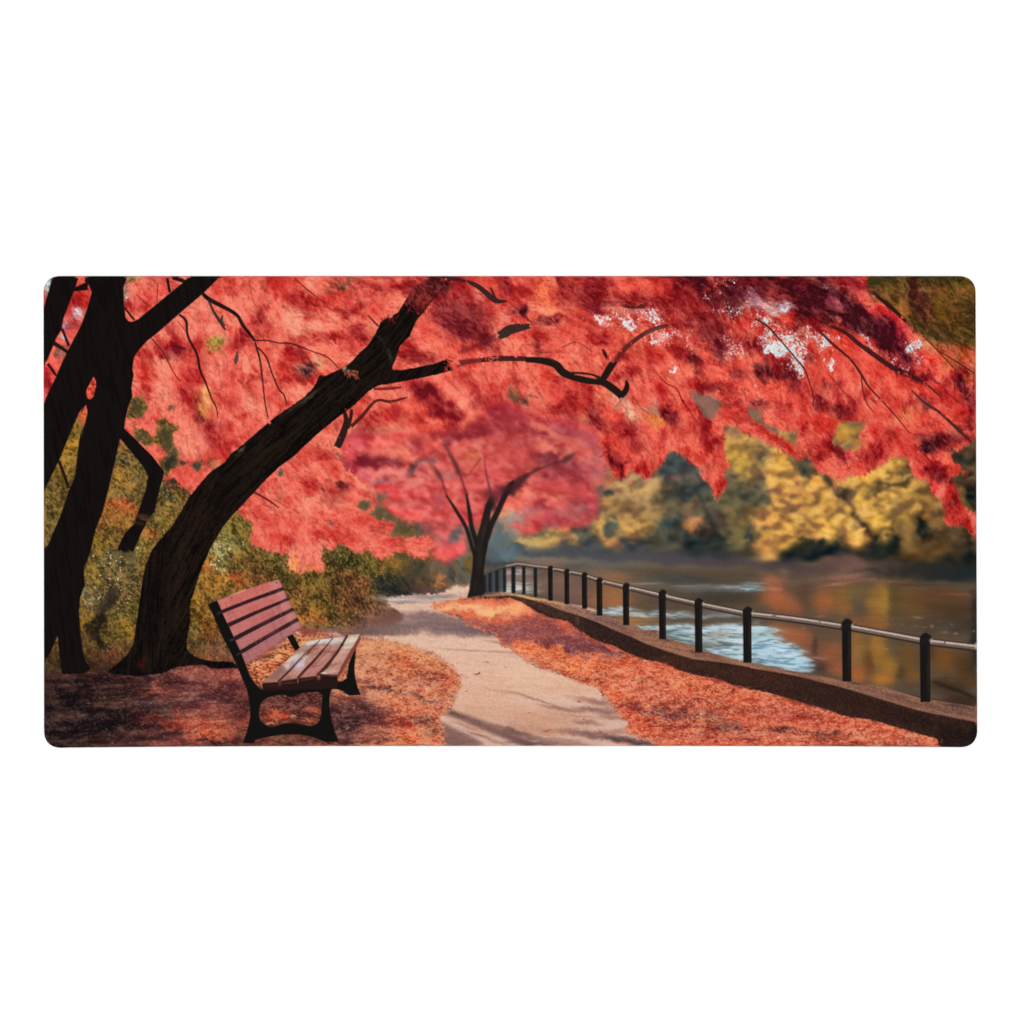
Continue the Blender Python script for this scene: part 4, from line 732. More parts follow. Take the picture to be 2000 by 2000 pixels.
    blobs('C', '''800 700 1000 700 0 .62; 1500 300 500 300 20 .3
1500 110 300 110 0 .2; 1600 200 260 80 20 .14; 1780 200 120 90 20 .06; 1500 340 200 110 40 .22; 1650 500 110 170 -40 .15; 1690 650 40 80 0 .1; 1300 270 200 60 10 .26; 1050 200 200 60 0 .28; 960 110 120 60 0 .56; 1120 100 90 50 0 .54; 700 110 130 120 0 .28; 620 210 110 140 -20 .24
420 130 60 120 -10 .28; 160 150 80 70 0 .36; 50 200 60 60 0 .42; 300 230 90 130 -20 235,102,76; 110 80 80 40 0 .64; 870 60 60 40 0 .66; 800 265 240 36 -4 .2; 1850 130 100 90 0 .12; 930 310 250 40 5 196,86,84; 1250 90 80 60 0 .4; 1380 180 80 60 0 .26; 1050 60 60 30 0 .62; 1200 180 60 40 0 .4
600 430 140 80 10 .44; 720 520 90 70 30 .36; 500 480 60 60 0 .6; 250 520 90 60 0 .4; 340 375 90 36 -10 .2; 90 320 46 36 20 .12; 110 440 50 40 0 .56; 400 600 110 60 0 .6; 210 600 30 60 0 .22; 640 650 150 60 0 .7; 600 760 110 40 0 .68; 860 540 70 80 0 .64; 900 680 60 40 -30 .32
1080 640 90 50 20 .42; 1200 680 90 60 0 .5; 1150 735 60 34 30 .34; 1460 700 60 110 -40 .12; 1350 640 80 60 0 .28; 1560 790 90 50 40 .24; 1250 760 80 50 0 .64; 1350 870 90 60 0 .7; 1700 850 130 80 0 .68; 1840 830 60 50 30 .14; 1580 930 110 40 20 .2; 1450 900 70 40 0 .36
1750 960 110 34 10 .3; 1850 750 70 50 0 .58; 1300 560 60 60 0 .4; 150 800 90 50 0 .7; 80 880 40 90 -40 .38; 390 880 50 60 0 .34; 320 830 60 40 0 .52; 480 1060 110 150 -35 .34; 650 970 110 46 40 .34; 700 1150 50 160 -30 .24; 600 1040 60 60 0 .5
860 950 80 50 30 .68; 750 1010 80 60 30 236,122,98; 950 1110 110 50 35 225,140,115; 1010 1190 60 46 20 225,150,120; 1130 1090 60 36 20 176,122,106; 910 1030 60 26 -40 176,106,96; 1050 960 70 60 0 .7; 880 870 50 40 0 .3; 980 820 50 60 0 .34; 1220 900 80 50 0 .6; 1180 950 60 40 0 .4
1260 1130 50 110 -30 .18; 1300 1210 60 80 -30 .2; 1420 970 60 60 0 .66; 1380 1080 60 60 0 .54; 1510 1140 40 110 -35 .34; 1560 1220 50 70 -30 .28; 1200 1230 80 60 0 232,132,66; 1110 1170 60 40 0 226,122,76; 1450 1280 80 60 0 .44; 1350 1330 80 40 0 .5; 1580 1330 70 50 40 .3
910 1270 50 110 -35 .3; 980 1350 60 110 -15 .2; 870 1500 46 140 -20 .16; 930 1570 40 60 0 .24; 820 1340 60 60 0 .5; 1100 1330 140 90 0 .68; 1060 1500 110 70 0 .64; 1225 1390 44 34 0 .34; 1080 1600 70 50 0 .36; 970 1560 40 50 0 .66; 860 1610 40 40 0 .42; 1300 1400 90 44 0 .66
1450 1490 80 60 30 .54; 1650 1400 70 60 40 .32; 1690 1500 50 60 0 .48; 1600 1640 70 50 0 .66; 1690 1700 40 50 0 .38; 1650 1740 40 50 0 .5; 300 950 110 50 20 .6; 200 1000 80 50 20 .64; 380 1000 60 60 0 .6; 550 900 60 40 30 .5; 480 920 60 40 0 .66; 760 860 60 40 0 .6; 830 1170 70 60 30 .6; 120 1090 60 30 20 160,95,75; 260 1120 70 40 20 .56; 560 1150 60 60 30 .6; 300 760 60 40 0 .5; 1050 740 60 40 0 .66; 1750 1130 70 60 20 .5; 1880 1020 70 50 0 .6; 1850 1180 60 60 20 .4; 1650 1250 60 40 0 .6; 1800 1060 60 30 20 .26; 1450 1400 60 30 0 .66; 1560 1490 60 40 30 .5
900 1430 50 60 0 .6; 1220 1480 60 50 0 .62; 1150 1560 40 40 0 .58; 430 1020 40 30 0 .64; 1190 1030 30 60 -25 .5; 1100 850 60 50 0 .62; 20 1010 50 30 0 110,80,55; 110 1045 60 22 10 100,66,54''', am=am, skiprgb=am < .6)
    blobs('D', '''800 900 1000 600 0 .55; 500 200 700 260 15 .16
200 120 240 90 0 .12; 600 200 240 150 20 .1; 800 300 280 110 35 .07; 1000 430 240 120 40 .07; 1180 560 150 110 45 .09; 1290 680 90 110 -20 .1; 450 280 90 150 0 .1; 560 450 90 50 30 .22; 50 100 80 60 0 .2; 50 210 80 40 0 150,82,100; 110 280 170 46 0 186,130,140; 310 310 46 30 0 228,228,232
220 150 34 46 -20 200,82,80; 700 250 46 30 0 190,90,96; 650 130 14 14 0 210,150,150; 745 135 14 10 0 215,160,160; 970 240 70 34 25 190,72,52; 1120 350 190 50 38 .34; 230 360 160 40 5 .28; 350 390 60 40 30 .5; 800 60 110 40 0 .24; 880 120 60 50 0 .2; 400 100 110 50 0 .16; 130 230 90 20 0 170,110,120; 200 320 90 16 0 200,170,176''', am=am, skiprgb=am < .6)
    poly('D 1000,0 1932,0 1932,620 1750,600 1550,580 1430,530 1330,430 1290,390 1150,270 1030,180 960,60', '95,62,26', 3, rag=3, a=.9 * am)
    blobs('D', '''1100 150 70 60 20 160,96,42; 1240 290 120 56 30 165,96,42; 1320 330 50 60 0 172,92,42; 1180 210 60 40 30 86,52,30; 1400 150 60 170 -10 76,30,28; 1450 310 80 140 -10 84,36,28; 1600 250 110 120 0 110,76,28; 1650 380 120 90 0 105,72,26; 1470 140 34 26 0 182,122,100; 1550 140 60 40 0 150,92,46; 1780 130 90 60 0 150,97,42; 1820 290 50 100 0 62,42,26
1500 500 140 50 15 86,56,26; 1700 480 120 80 0 112,73,30; 1100 80 90 40 0 80,48,26; 1300 90 90 40 0 100,62,30; 1250 190 60 60 20 110,66,34; 1250 60 50 30 0 130,80,40; 1700 100 80 50 0 120,78,34; 1560 340 60 50 0 120,82,34; 1380 420 70 50 30 80,44,26; 1760 330 60 50 0 112,76,30; 1040 130 40 60 -40 90,40,28
1600 700 160 90 30 176,72,42; 1780 650 110 70 30 150,76,36; 1500 690 60 70 0 216,76,64; 1700 870 60 90 -35 100,26,32; 1750 780 90 60 0 150,46,36; 1600 800 110 50 30 190,62,46; 1840 800 50 60 0 160,70,42; 1790 930 80 60 0 120,26,32; 1560 600 80 40 20 130,66,32; 1450 580 50 60 0 150,95,55; 1680 620 70 40 30 140,62,34; 1850 560 30 60 0 130,70,36; 1850 700 30 60 0 165,66,38
520 700 56 56 0 .12; 560 610 70 50 0 .4; 720 560 90 60 20 .5; 700 650 80 50 30 .5; 160 780 90 50 20 .12; 70 570 110 80 20 .22; 250 730 110 40 30 .28; 370 870 110 60 40 .15; 50 700 60 50 0 .64; 30 880 60 60 0 .64; 90 1050 60 50 0 140,46,56; 250 960 80 70 0 .64; 300 1090 50 60 -20 .34; 220 1140 70 60 0 .66; 370 1150 70 50 0 .64
420 960 60 60 30 .44; 490 1080 60 60 30 .44; 600 1040 60 50 30 .22; 650 880 60 50 30 .2; 750 950 70 60 40 .34; 850 880 120 110 0 .68; 590 850 50 60 0 .6; 720 830 70 40 0 .58; 940 700 80 50 30 .58; 1000 790 80 60 30 .58; 1150 900 150 70 10 .6; 1300 880 80 40 20 .48; 1250 1060 80 40 20 .38; 1390 1060 60 50 0 .28
1180 1050 60 50 0 .58; 740 1130 90 40 40 .2; 850 1110 50 80 -30 .28; 950 1010 60 50 0 .36; 1000 1100 90 60 0 .64; 1560 1000 110 50 30 .34; 1510 920 80 40 20 .48; 1700 1050 110 60 40 .44; 1810 1060 50 110 0 .2; 1830 1250 40 70 0 .2; 1600 1230 110 60 20 .54; 1400 1200 100 50 10 .6; 1290 1150 80 50 0 214,102,70; 1470 1130 50 50 0 150,80,74; 1300 1260 80 40 0 .58
1460 1350 120 60 20 .08; 1560 1330 90 60 0 .18; 1700 1350 90 50 0 .24; 1650 1290 60 36 0 150,86,76; 620 1310 90 60 30 .5; 560 1240 50 50 0 .36; 450 1250 44 70 0 .34; 510 1340 60 60 0 .66; 610 1440 70 70 30 .36; 690 1390 50 90 -20 .28; 750 1480 50 90 -35 .24; 700 1580 80 50 0 .64; 620 1590 60 50 0 .64; 800 1630 50 50 0 .68; 850 1510 50 60 0 226,92,82
950 1530 60 60 0 .4; 1000 1470 60 60 0 .3; 930 1600 60 40 0 .55; 1080 1400 60 80 -20 .34; 1150 1350 60 60 0 .64; 1050 1270 80 50 0 .5; 1190 1320 50 46 0 .28; 1270 1410 80 60 0 .6; 1380 1480 90 50 30 .38; 1500 1480 80 40 20 .55; 1460 1600 70 60 30 .24; 1600 1640 110 50 20 .18; 1560 1580 80 30 30 .34; 1700 1580 90 30 40 .5; 1760 1610 50 26 30 .44
1350 1600 40 60 0 .55; 1400 1650 40 30 0 .5; 1530 1740 70 50 0 236,80,76; 1620 1740 60 60 0 .5; 1650 1850 70 50 0 .22; 1720 1880 60 50 0 .46; 1600 1830 40 40 0 .5; 120 1240 120 30 35 .46; 300 1370 140 30 38 .44; 420 1470 70 26 38 .5; 1250 760 80 40 30 .3; 1350 820 60 40 30 .26; 1450 850 60 60 20 .2; 1450 960 80 60 30 .5; 1620 900 60 50 40 .3; 1100 780 80 50 30 .46; 1050 600 70 40 30 .4; 880 600 60 60 0 .5; 1180 690 60 60 20 .3; 400 1050 60 50 0 .62; 520 1160 60 60 0 .62; 600 1180 60 50 0 .5; 680 1240 50 60 0 .5; 900 1000 60 40 0 .5; 930 1160 60 60 0 .62; 1100 1150 80 50 20 .56; 1120 1250 60 50 0 .6; 1720 1180 80 60 40 .42; 1520 1060 50 50 0 .4; 1600 1110 60 40 30 .56; 1380 1280 80 40 0 .56; 1270 1310 60 40 0 .5; 470 1180 60 40 0 .5; 340 1210 60 40 0 .58; 1330 1400 60 40 30 .46; 1500 1640 40 30 0 .34; 100 940 50 50 0 .6; 150 1000 60 40 0 .62; 820 720 60 60 40 .54; 560 760 50 50 0 .46; 640 760 60 40 0 .5''', am=am, skiprgb=am < .6)
    blobs('H', '1700 40 110 60 20 .46; 1780 100 60 50 30 .36; 1830 150 40 50 0 .44; 1640 70 40 30 0 .56', am=am)
    blobs('F', '''300 150 700 300 0 .7; 60 120 120 90 0 .72; 40 240 90 60 0 .48; 300 80 120 60 0 .7; 430 170 80 60 20 .48; 460 85 30 20 0 110,50,46; 250 350 130 110 0 .78; 700 200 120 60 10 .7; 720 120 60 60 30 .7; 880 250 120 60 0 .7; 940 240 70 36 0 .5; 1200 260 120 60 0 .64; 130 430 40 80 0 234,130,84; 300 500 90 40 0 222,122,62; 230 570 60 30 0 220,96,60; 600 70 90 60 0 .64; 560 200 60 60 20 .56; 850 130 90 40 20 .6; 1050 270 70 40 0 .66; 800 310 60 40 0 .72; 150 60 60 60 0 .6; 330 430 60 60 0 .74; 180 230 60 60 0 .68; 700 50 60 40 0 .5; 640 260 60 40 0 .68; 500 20 80 40 0 .66; 1270 240 40 40 0 .6; 920 330 60 30 0 .7''', am=am, skiprgb=am < .6)
    blobs('E', '''1750 60 110 90 0 .66; 1800 200 110 110 0 .72; 1880 60 60 60 0 .5; 1900 220 50 50 0 .5; 1720 220 40 60 0 .66; 1850 300 70 40 0 .68''', am=am, skiprgb=am < .6)


paint_canopy(1.0)
# leaf-scale grain of the canopy
lm = np.ones((H, W), np.float32)
dist = blur(poly('B 1050,860 1932,860 1932,1932 500,1932 640,1240 900,1250', '0', 0, sm=0, paint=False), 12)
sharp = 1 - .6 * dist * sstep(1010, 900, XX + 0 * YY)
aL = gn(4.2, 1.3, 38, 91)
aR = gn(4.2, 1.3, 58, 92)
aV = gn(3.5, 1.2, 100, 93)
wR = sstep(800, 1300, XX)
fe = (aL * (1 - wR) + aR * wR) * .62 + aV * .40 + .55 * gn(1.5, 1.2, 0, 94) + .35 * N_FINE
# the way the foliage hangs, degrees clockwise from the right
FL = [(300, 700, 60), (420, 620, 62), (480, 800, 66), (600, 650, 36), (700, 580, 30), (900, 640, 45), (880, 760, 55), (1200, 750, 58), (1150, 570, 14), (1330, 600, 28), (1300, 860, 66), (1650, 760, 48), (1650, 590, 33), (1860, 960, 60), (1500, 850, 40),
      (1800, 800, 50), (1420, 720, 52), (1040, 780, 45), (650, 1030, 22), (790, 1065, 4), (585, 1090, 96), (600, 950, 42), (1870, 600, 30), (1700, 900, 62), (1390, 930, 72), (1230, 930, 80)]
cs, sn, ww = np.zeros((H, W), np.float32), np.zeros((H, W), np.float32), np.zeros((H, W), np.float32)
for fx_, fy_, fa_ in FL:
    wg = 1 / (((XX - fx_) ** 2 + (YY - fy_) ** 2) / 6400 + .05) ** 1.5
    cs += wg * math.cos(math.radians(fa_))
    sn += wg * math.sin(math.radians(fa_))
    ww += wg
FA = (np.degrees(np.arctan2(sn, cs)) + 13 * gn(26, 26, 0, 210) + 9 * gn(8, 8, 0, 211)).astype(np.float32)
lo_ = blur(img, 34)
img = np.clip(lo_ + 1.6 * (img - lo_), .03, 1)
img = np.maximum(img, col('.02') * .95)
img = .25 * img + .75 * sweep(img, FA, 6, 1.2)
fans(1500, can, FA, 30, 66, .34, FRAY, a=.62, root=.26, tip=.24, seed=601, src=blur(img, 4))
fans(1700, can, FA, 16, 34, .36, FRAY, a=.5, root=.2, tip=.2, seed=602, src=blur(img, 3))
big = sweep(gn(4.5, 4.5, 0, 95), FA, 9)
big = .75 * big / big.std() + .6 * gn(8, 6, 50, 97) + .5 * gn(3, 2.4, 50, 99)
big /= big.std()
dots = sweep(gn(1.1, 1.1, 0, 205), FA, 3)
dots = dots / dots.std() + .45 * N_FINE + .35 * gn(2.4, 1.8, 60, 206)
gate = sstep(.16, .5, blur(img[..., 0], 5))
tint(big, lm, kd=.13, kl=0, dark=(.42, .82, .80))
tint(big + .15, gate, kd=0, kl=.24, light=(241, 142, 116), dark=(.5, .85, .83))
tint(dots, sharp, kd=.13, kl=.10, light=(240, 146, 120), dark=(.5, .85, .83))
AF = FA
src_c = blur(img, 2.0)
sprays(4200, can * sharp, FA, 12, 30, 5.5, 3.6, var=.13, a=.34, seed=501, src=src_c, bias=.01, lw=1.25)
sprays(3600, can * sharp, FA, 14, 34, 6.5, 3.6, var=.05, a=.36, seed=504, src=src_c, bias=.13, lw=1.2, light=(246, 150, 122))
sprays(1800, can * sharp, FA, 12, 28, 5.5, 3.4, var=.06, a=.32, seed=505, src=src_c, bias=-.22, lw=1.3)
leaflets(50000, can * sharp * sharp, 2.6, .85, AF, 40, var=.15, a=.6, seed=407, up=.5, light=(244, 156, 126), bias=.0)
pre = img.copy()
paint_canopy(.45)
midf = blur(img, 6) - blur(img, 40)
img = np.maximum(img + .46 * midf, col('.02') * .95)
img = img + .35 * (pre - blur(pre, 5))
img = img + .55 * (blur(img, .8) - img)
img = np.clip(img + gate[..., None] * np.array([.012, .022, .022], np.float32) * sstep(1250, 850, XX)[..., None], 0, 1)
can_img = img
# white sky seen through the leaves
img = can_img
sky = np.zeros((H, W), np.float32)
def skyhole(tile, text):
    global sky
    ox, oy, s = TILE[tile]
    t = np.zeros((H, W, 3), np.float32)
    blobs(tile, text, dst=t, warp=1.0)
    sky = np.maximum(sky, t[..., 0])
skyhole('C', '''725 375 36 42 -20 255,255,255 .95; 950 420 95 40 12 255,255,255 1; 1130 385 90 40 20 255,255,255 .8; 1140 535 62 44 0 255,255,255 .95; 1240 500 90 50 20 255,255,255 .6; 1320 800 42 28 10 255,255,255 .95; 1230 590 70 24 10 255,255,255 .5; 1340 480 90 50 10 255,255,255 .5; 860 370 100 40 10 255,255,255 .45; 800 420 70 30 10 255,255,255 .4
1800 90 70 50 30 255,255,255 .5; 1590 190 60 40 10 255,255,255 .45; 1730 310 140 36 0 255,255,255 .55; 1850 300 80 40 0 255,255,255 .5; 1900 430 50 60 0 255,255,255 .28; 1820 640 76 66 0 255,255,255 .7; 1750 570 40 50 0 255,255,255 .5; 1470 630 46 34 0 255,255,255 .35; 1400 540 50 40 0 255,255,255 .35; 1900 200 40 40 0 255,255,255 .3; 1050 330 160 20 5 255,255,255 .35; 620 350 60 20 0 255,255,255 .3; 1720 60 60 30 20 255,255,255 .3; 1520 90 12 12 0 255,255,255 .4''')
skyhole('D', '''190 410 100 34 10 255,255,255 .8; 150 510 56 70 20 255,255,255 .85; 300 590 150 60 20 255,255,255 .8; 400 520 90 80 0 255,255,255 .75; 280 640 110 50 10 255,255,255 1; 370 700 90 60 40 255,255,255 1; 440 790 60 50 30 255,255,255 .9; 230 640 70 36 0 255,255,255 .95; 420 600 60 50 0 255,255,255 .8; 80 400 50 26 20 255,255,255 .7
650 580 60 64 -20 255,255,255 .98; 530 530 50 34 0 255,255,255 .8; 1370 620 48 74 10 255,255,255 .95; 985 590 100 34 40 255,255,255 .65; 1170 740 70 34 35 255,255,255 .6; 1290 780 56 34 35 255,255,255 .5; 650 715 18 18 0 255,255,255 .8; 705 750 30 24 0 255,255,255 .95; 120 930 40 66 0 255,255,255 .5; 155 650 36 34 0 255,255,255 .5; 310 310 44 26 0 255,255,255 .8; 120 290 120 24 0 255,255,255 .35; 960 530 60 26 20 255,255,255 .55; 1410 720 24 30 0 255,255,255 .6; 560 570 40 30 0 255,255,255 .5; 340 790 50 40 30 255,255,255 .5; 970 660 40 20 20 255,255,255 .5; 650 130 12 12 0 255,255,255 .6; 745 132 12 10 0 255,255,255 .6; 1450 610 30 20 0 255,255,255 .4''')
skyhole('A', '300 355 44 34 0 255,255,255 .8; 335 310 30 24 0 255,255,255 .7; 215 420 20 34 0 255,255,255 .5; 70 75 26 26 0 255,255,255 .6; 175 520 34 40 0 255,255,255 .8; 710 210 22 24 30 255,255,255 .6; 70 140 18 14 0 255,255,255 .6')
lace = .5 * gn(1.8, .7, 60, 101) + .5 * gn(1.8, .7, 130, 102) + .6 * gn(1.0, 1.0, 0, 103)
lace /= lace.std()
sk = sstep(.36, 1.12, sky + .24 * lace * (sky > .02) * (1 - .45 * sky))
blu = sstep(1440, 1490, XX)
skc = np.stack([.88 - .10 * blu, .90 + 0 * XX, .91 + .0 * XX], -1) + .02 * N_12[..., None] + .02 * N_2[..., None]
pinky = np.clip(4 * sk * (1 - sk), 0, 1) * .35
blend(np.clip(sk, 0, 1) * .96, skc + pinky[..., None] * (col('226,170,166') - skc))
# tatters of leaf colour where a hole shows the far bank
wsoft = sstep(660, 720, XX) * sstep(1210, 1140, XX) * sstep(740, 800, YY) * sstep(900, 850, YY)
can = can + wsoft * (blur(can, 11) - can)
can_a = can * (1 - gapm)
img = base_img * (1 - can_a[..., None]) + img * can_a[..., None]
ident[can_a > .5] = 1
# ragged sprays of leaflets hanging out over the edge
eb = blur(can_a, 3.0)
gy, gx = np.gradient(eb)
edge = np.clip(4 * eb * (1 - eb), 0, 1) ** 2 * (eb > .25) * (1 - wsoft) * sstep(545, 560, YY) * sstep(95, 110, XX)
ea = np.degrees(np.arctan2(-gy + .02, -gx)).astype(np.float32)
lowe = np.clip(4 * eb * (1 - eb), 0, 1) * (gy < .02) * (1 - wsoft) * sstep(560, 600, YY) * sstep(100, 120, XX)
FE = (.5 * FA + .5 * np.where(np.abs(ea - FA) > 180, FA, ea)).astype(np.float32)
sprays(16000, lowe * .1, FE, 7, 17, 3.5, 3.8, var=.06, a=.5, seed=502, src=blur(can_img, 2.5), bias=.06, lw=1.0)
leaflets(90000, edge * .5, 4.0, .9, ea, 50, var=.06, a=.45, seed=408, up=.5, light=(246, 160, 132), src=blur(can_img, 2.5), bias=.05)
blobs('A', '''800 1090 70 80 0 70,66,50 .7; 840 1340 70 50 0 78,74,54; 1030 1350 60 110 0 70,66,46; 1060 1520 60 70 0 46,50,48; 1010 1560 50 60 0 40,46,46; 980 1240 40 40 0 96,88,50 .7; 1270 1560 40 50 0 70,72,66; 1150 1540 40 20 0 66,60,52; 1090 1690 50 30 0 50,50,46; 1050 1110 24 22 0 96,76,60; 1100 1450 40 60 0 84,78,56''', warp=.8, k=.8)
blobs('C', '1580 1060 110 70 30 152,108,100; 1480 980 40 24 30 140,104,98; 1620 1140 40 40 0 150,104,94', warp=.3, k=.9)
blobs('D', '''830 1270 90 50 0 222,162,66 .7; 830 1400 60 24 -20 116,106,84; 890 1390 50 40 0 180,116,70; 940 1220 30 20 0 130,100,70; 780 1330 60 50 0 214,150,64 .7; 60 1140 60 30 30 130,100,92; 140 1210 50 24 30 124,104,92; 230 1270 50 20 30 116,100,88''', warp=.5, k=.9)
blobs('B', '60 1610 24 30 0 76,86,72; 720 1875 50 34 0 86,82,56; 1895 1005 30 20 0 100,86,56', warp=.6)
# ================================================================ twigs
BK = '30,23,22'
for s, c, i in (('A 1320,180,26 1380,230,34 1580,340,28 1640,430,26 1740,560,20', BK, 11), ('A 1740,558,14 1830,554,12 1932,575,10 B 140,580,14 300,640,9 430,690,9 520,780,8', '84,34,34', 0), ('A 1740,570,16 1780,720,14 1800,880,11 1820,1060,10 1850,1200,8', '60,28,30', 0),
                ('A 1760,610,13 1830,690,13 1880,830,12 1932,950,13 B 80,990,11 105,1080,8', '70,30,32', 0), ('A 1370,235,18 1400,310,18 1450,390,24 1500,470,16', '52,46,44', 0), ('A 1480,350,8 1470,400,24 1500,440,8', '60,54,50', 0), ('A 1600,640,10 1590,700,34 1580,745,20', '92,66,58', 0),
                ('A 1130,345,16 1185,400,22 1200,520,18 1270,660,20 1300,800,18 1345,900,14 1390,1020,10 1430,1100,8 1440,1180,5', '48,25,27', 11), ('A 900,530,8 1000,650,9 1090,820,8 1140,880,6', '96,34,34', 0), ('A 1030,30,24 1055,170,20', BK, 11), ('A 1080,45,40 1170,80,30 1210,100,20', BK, 11), ('A 690,290,14 770,390,16', BK, 11),
                ('A 960,90,7 950,250,8', '120,44,42', 0), ('A 780,180,7 900,290,8', '120,44,42', 0), ('A 190,460,20 245,600,20', BK, 11), ('A 115,570,34 240,650,26', BK, 11), ('A 75,740,24 145,840,18', '52,24,24', 11), ('A 165,1520,24 245,1740,26', '40,33,24', 11), ('A 700,100,8 760,60,5', '110,44,40', 0), ('A 1120,400,6 1180,480,5', '140,40,40', 0), ('A 1690,70,5 1720,220,6 1760,300,4', '170,58,52', 0),
                ('B 150,40,9 260,140,10 400,245,7', '120,36,36', 0), ('B 750,350,8 840,440,14', '80,34,30', 0), ('B 350,490,5 480,600,5', '150,52,46', 0), ('B 800,945,20 930,940,24 1040,930,16', '130,38,40', 0), ('B 620,1245,30 700,1170,28 820,1040,20 940,1045,22 1090,1005,10', '78,32,32', 0),
                ('B 500,1430,60 560,1290,56 580,1190,40 560,1120,26', '38,28,26', 0), ('B 590,1260,34 615,1180,30 625,1110,22', '46,30,28', 0), ('B 1390,55,24 1500,70,22 1620,110,36 1700,170,42 1780,235,40 1870,240,12', '56,36,38', 0), ('B 1740,130,14 1780,225,24', '66,36,38', 0), ('B 1660,715,34 1760,702,44 1932,700,40 C 140,702,38', '66,32,34', 0),
                ('B 1800,520,60 1860,490,80 C 0,470,78 60,455,70 110,448,56 180,435,36', '54,43,40', 0),
                ('C 870,255,14 950,275,40 1100,280,34', '84,38,36', 0), ('C 1180,820,7 1260,900,9 1340,940,9 1390,1040,12 1460,1140,8 1520,1230,5', '130,34,38', 0), ('C 1385,1030,20 1400,1055,20', '120,36,40', 0), ('C 745,620,14 770,670,30 785,705,16', '66,28,28', 0), ('C 420,610,7 540,570,9 660,640,7', '120,48,40', 0), ('C 1000,1000,7 1050,1090,8 1130,1150,6', '120,80,72', 0), ('C 840,1100,10 920,1010,16', '170,104,96', 0),
                ('D 80,380,14 180,440,16 290,560,12 400,690,12 480,790,14 520,900,10 550,1000,9 545,1080,6', '74,36,38', 0), ('D 180,420,8 260,410,6', '90,40,42', 0), ('D 600,480,18 700,580,20 840,700,18 930,820,18 990,920,14 1100,1040,11 1200,1150,9 1330,1310,6', '76,30,32', 0), ('D 935,830,10 945,940,10 980,1060,9 1040,1140,5', '86,34,34', 0),
                ('D 600,400,20 800,490,30 900,570,34 1050,680,40 1200,780,40 1350,850,36 1450,900,18 1570,1010,9', '66,28,32', 0), ('D 1330,950,10 1450,1060,18 1560,1130,22 1700,1260,24 1820,1370,16', '78,40,40', 0), ('D 1030,180,20 1150,270,36 1290,400,22', '48,28,24', 0), ('D 1430,520,9 1550,640,11 1700,800,8', '92,40,30', 0), ('D 1560,640,8 1720,740,12 1860,830,10', '84,40,28', 0),
                ('D 1600,950,8 1720,1060,7', '100,30,34', 0), ('D 680,830,7 830,1010,7', '130,40,42', 0), ('D 1360,1390,9 1530,1570,8', '110,30,34', 0), ('D 720,1440,7 820,1550,7', '130,36,40', 0), ('D 1690,560,8 1840,640,10', '90,44,30', 0), ('D 380,760,5 400,860,5', '120,40,44', 0),
                ('E 1720,0,10 1760,60,6', '150,50,44', 0), ('B 0,1830,5 120,1900,6', '140,54,46', 0), ('A 1730,1770,14 1850,1840,14 1932,1900,8', '90,34,32', 0)):
    line(s, c, .55, .93, idn=(i if i else None))

# ================================================================ leaning trunk
LT = 'E 1145,0 1060,130 960,240 910,310 860,430 830,580 815,700 790,880 765,1050 720,1140 640,1215 540,1290 780,1320 1000,1295 1110,1245 1200,1232 1330,1225 1390,1255 1620,1255 1560,1205 1390,1198 1270,1170 1190,1110 1190,1040 1215,900 1220,740 1260,600 1310,450 1380,290 1480,120 1580,0 A 1590,1932 1680,1830 1800,1700 1932,1570 B 150,1490 330,1320 500,1180 650,1070 760,960 840,915 1000,890 1300,830 1470,780 1400,702 1300,740 1030,795 940,790 980,700 1010,600 1090,520 1140,400 1200,330 1240,270 1310,190 1420,70 1440,0 1260,0 1250,60 1130,130 1060,230 1040,260 1000,330 930,360 860,400 820,490 760,590 690,650 600,745 540,780 400,845 365,825 360,860 310,940 230,1020 130,1090 0,1175 A 1780,1270 1640,1390 1540,1470 1500,1530 1440,1570 1370,1620 1300,1700 1200,1830 1145,1932'
lt = poly(LT, '35,26,22', 1.2, rag=.6, sm=0, idn=10, am=.05)
within(lt, lambda: (
    blobs('E', '''1250 200 60 300 25 50,34,27; 1120 500 60 300 12 44,32,27; 1150 800 60 300 4 48,33,28; 900 800 60 400 6 25,19,17; 1180 700 30 300 8 34,25,22; 1000 1000 60 200 4 40,29,25; 700 1230 160 60 0 24,20,20; 1420 1220 160 30 2 28,22,22; 1350 250 40 200 24 40,28,23; 1150 1130 40 100 -10 34,27,25
830 1220 30 60 30 84,34,20; 820 1285 50 30 0 24,18,18''', warp=.5),
    blobs('A', '1800 1500 300 80 -42 38,28,22; 1600 1650 260 60 -45 42,31,25; 1500 1750 200 40 -48 27,20,18; 1640 1430 30 14 -40 150,130,115 .7; 1600 1480 36 10 -40 120,95,80 .7; 1560 1460 16 10 -30 60,60,70', warp=.5),
    blobs('B', '''200 1220 300 60 -38 40,30,23; 500 950 260 80 -35 42,32,25; 250 1380 300 50 -40 29,22,19; 750 820 200 60 -30 34,26,22; 900 560 60 200 25 31,25,22; 1080 380 60 120 20 27,22,19; 1150 830 200 40 -8 36,27,24; 600 1050 200 50 -38 28,22,19; 700 900 150 60 -35 46,34,27
280 1010 80 14 -35 110,85,70 .7; 150 1080 110 12 -35 84,70,60 .7; 930 660 14 50 -20 80,74,72 .8; 840 530 40 8 40 80,72,66 .6; 890 600 14 60 15 60,52,50 .6; 580 785 40 18 20 190,150,130; 560 770 14 12 0 200,170,150''', warp=.5)))
img = img * (1 - .2 * lt[..., None])
bd = np.zeros((H, W), np.float32)
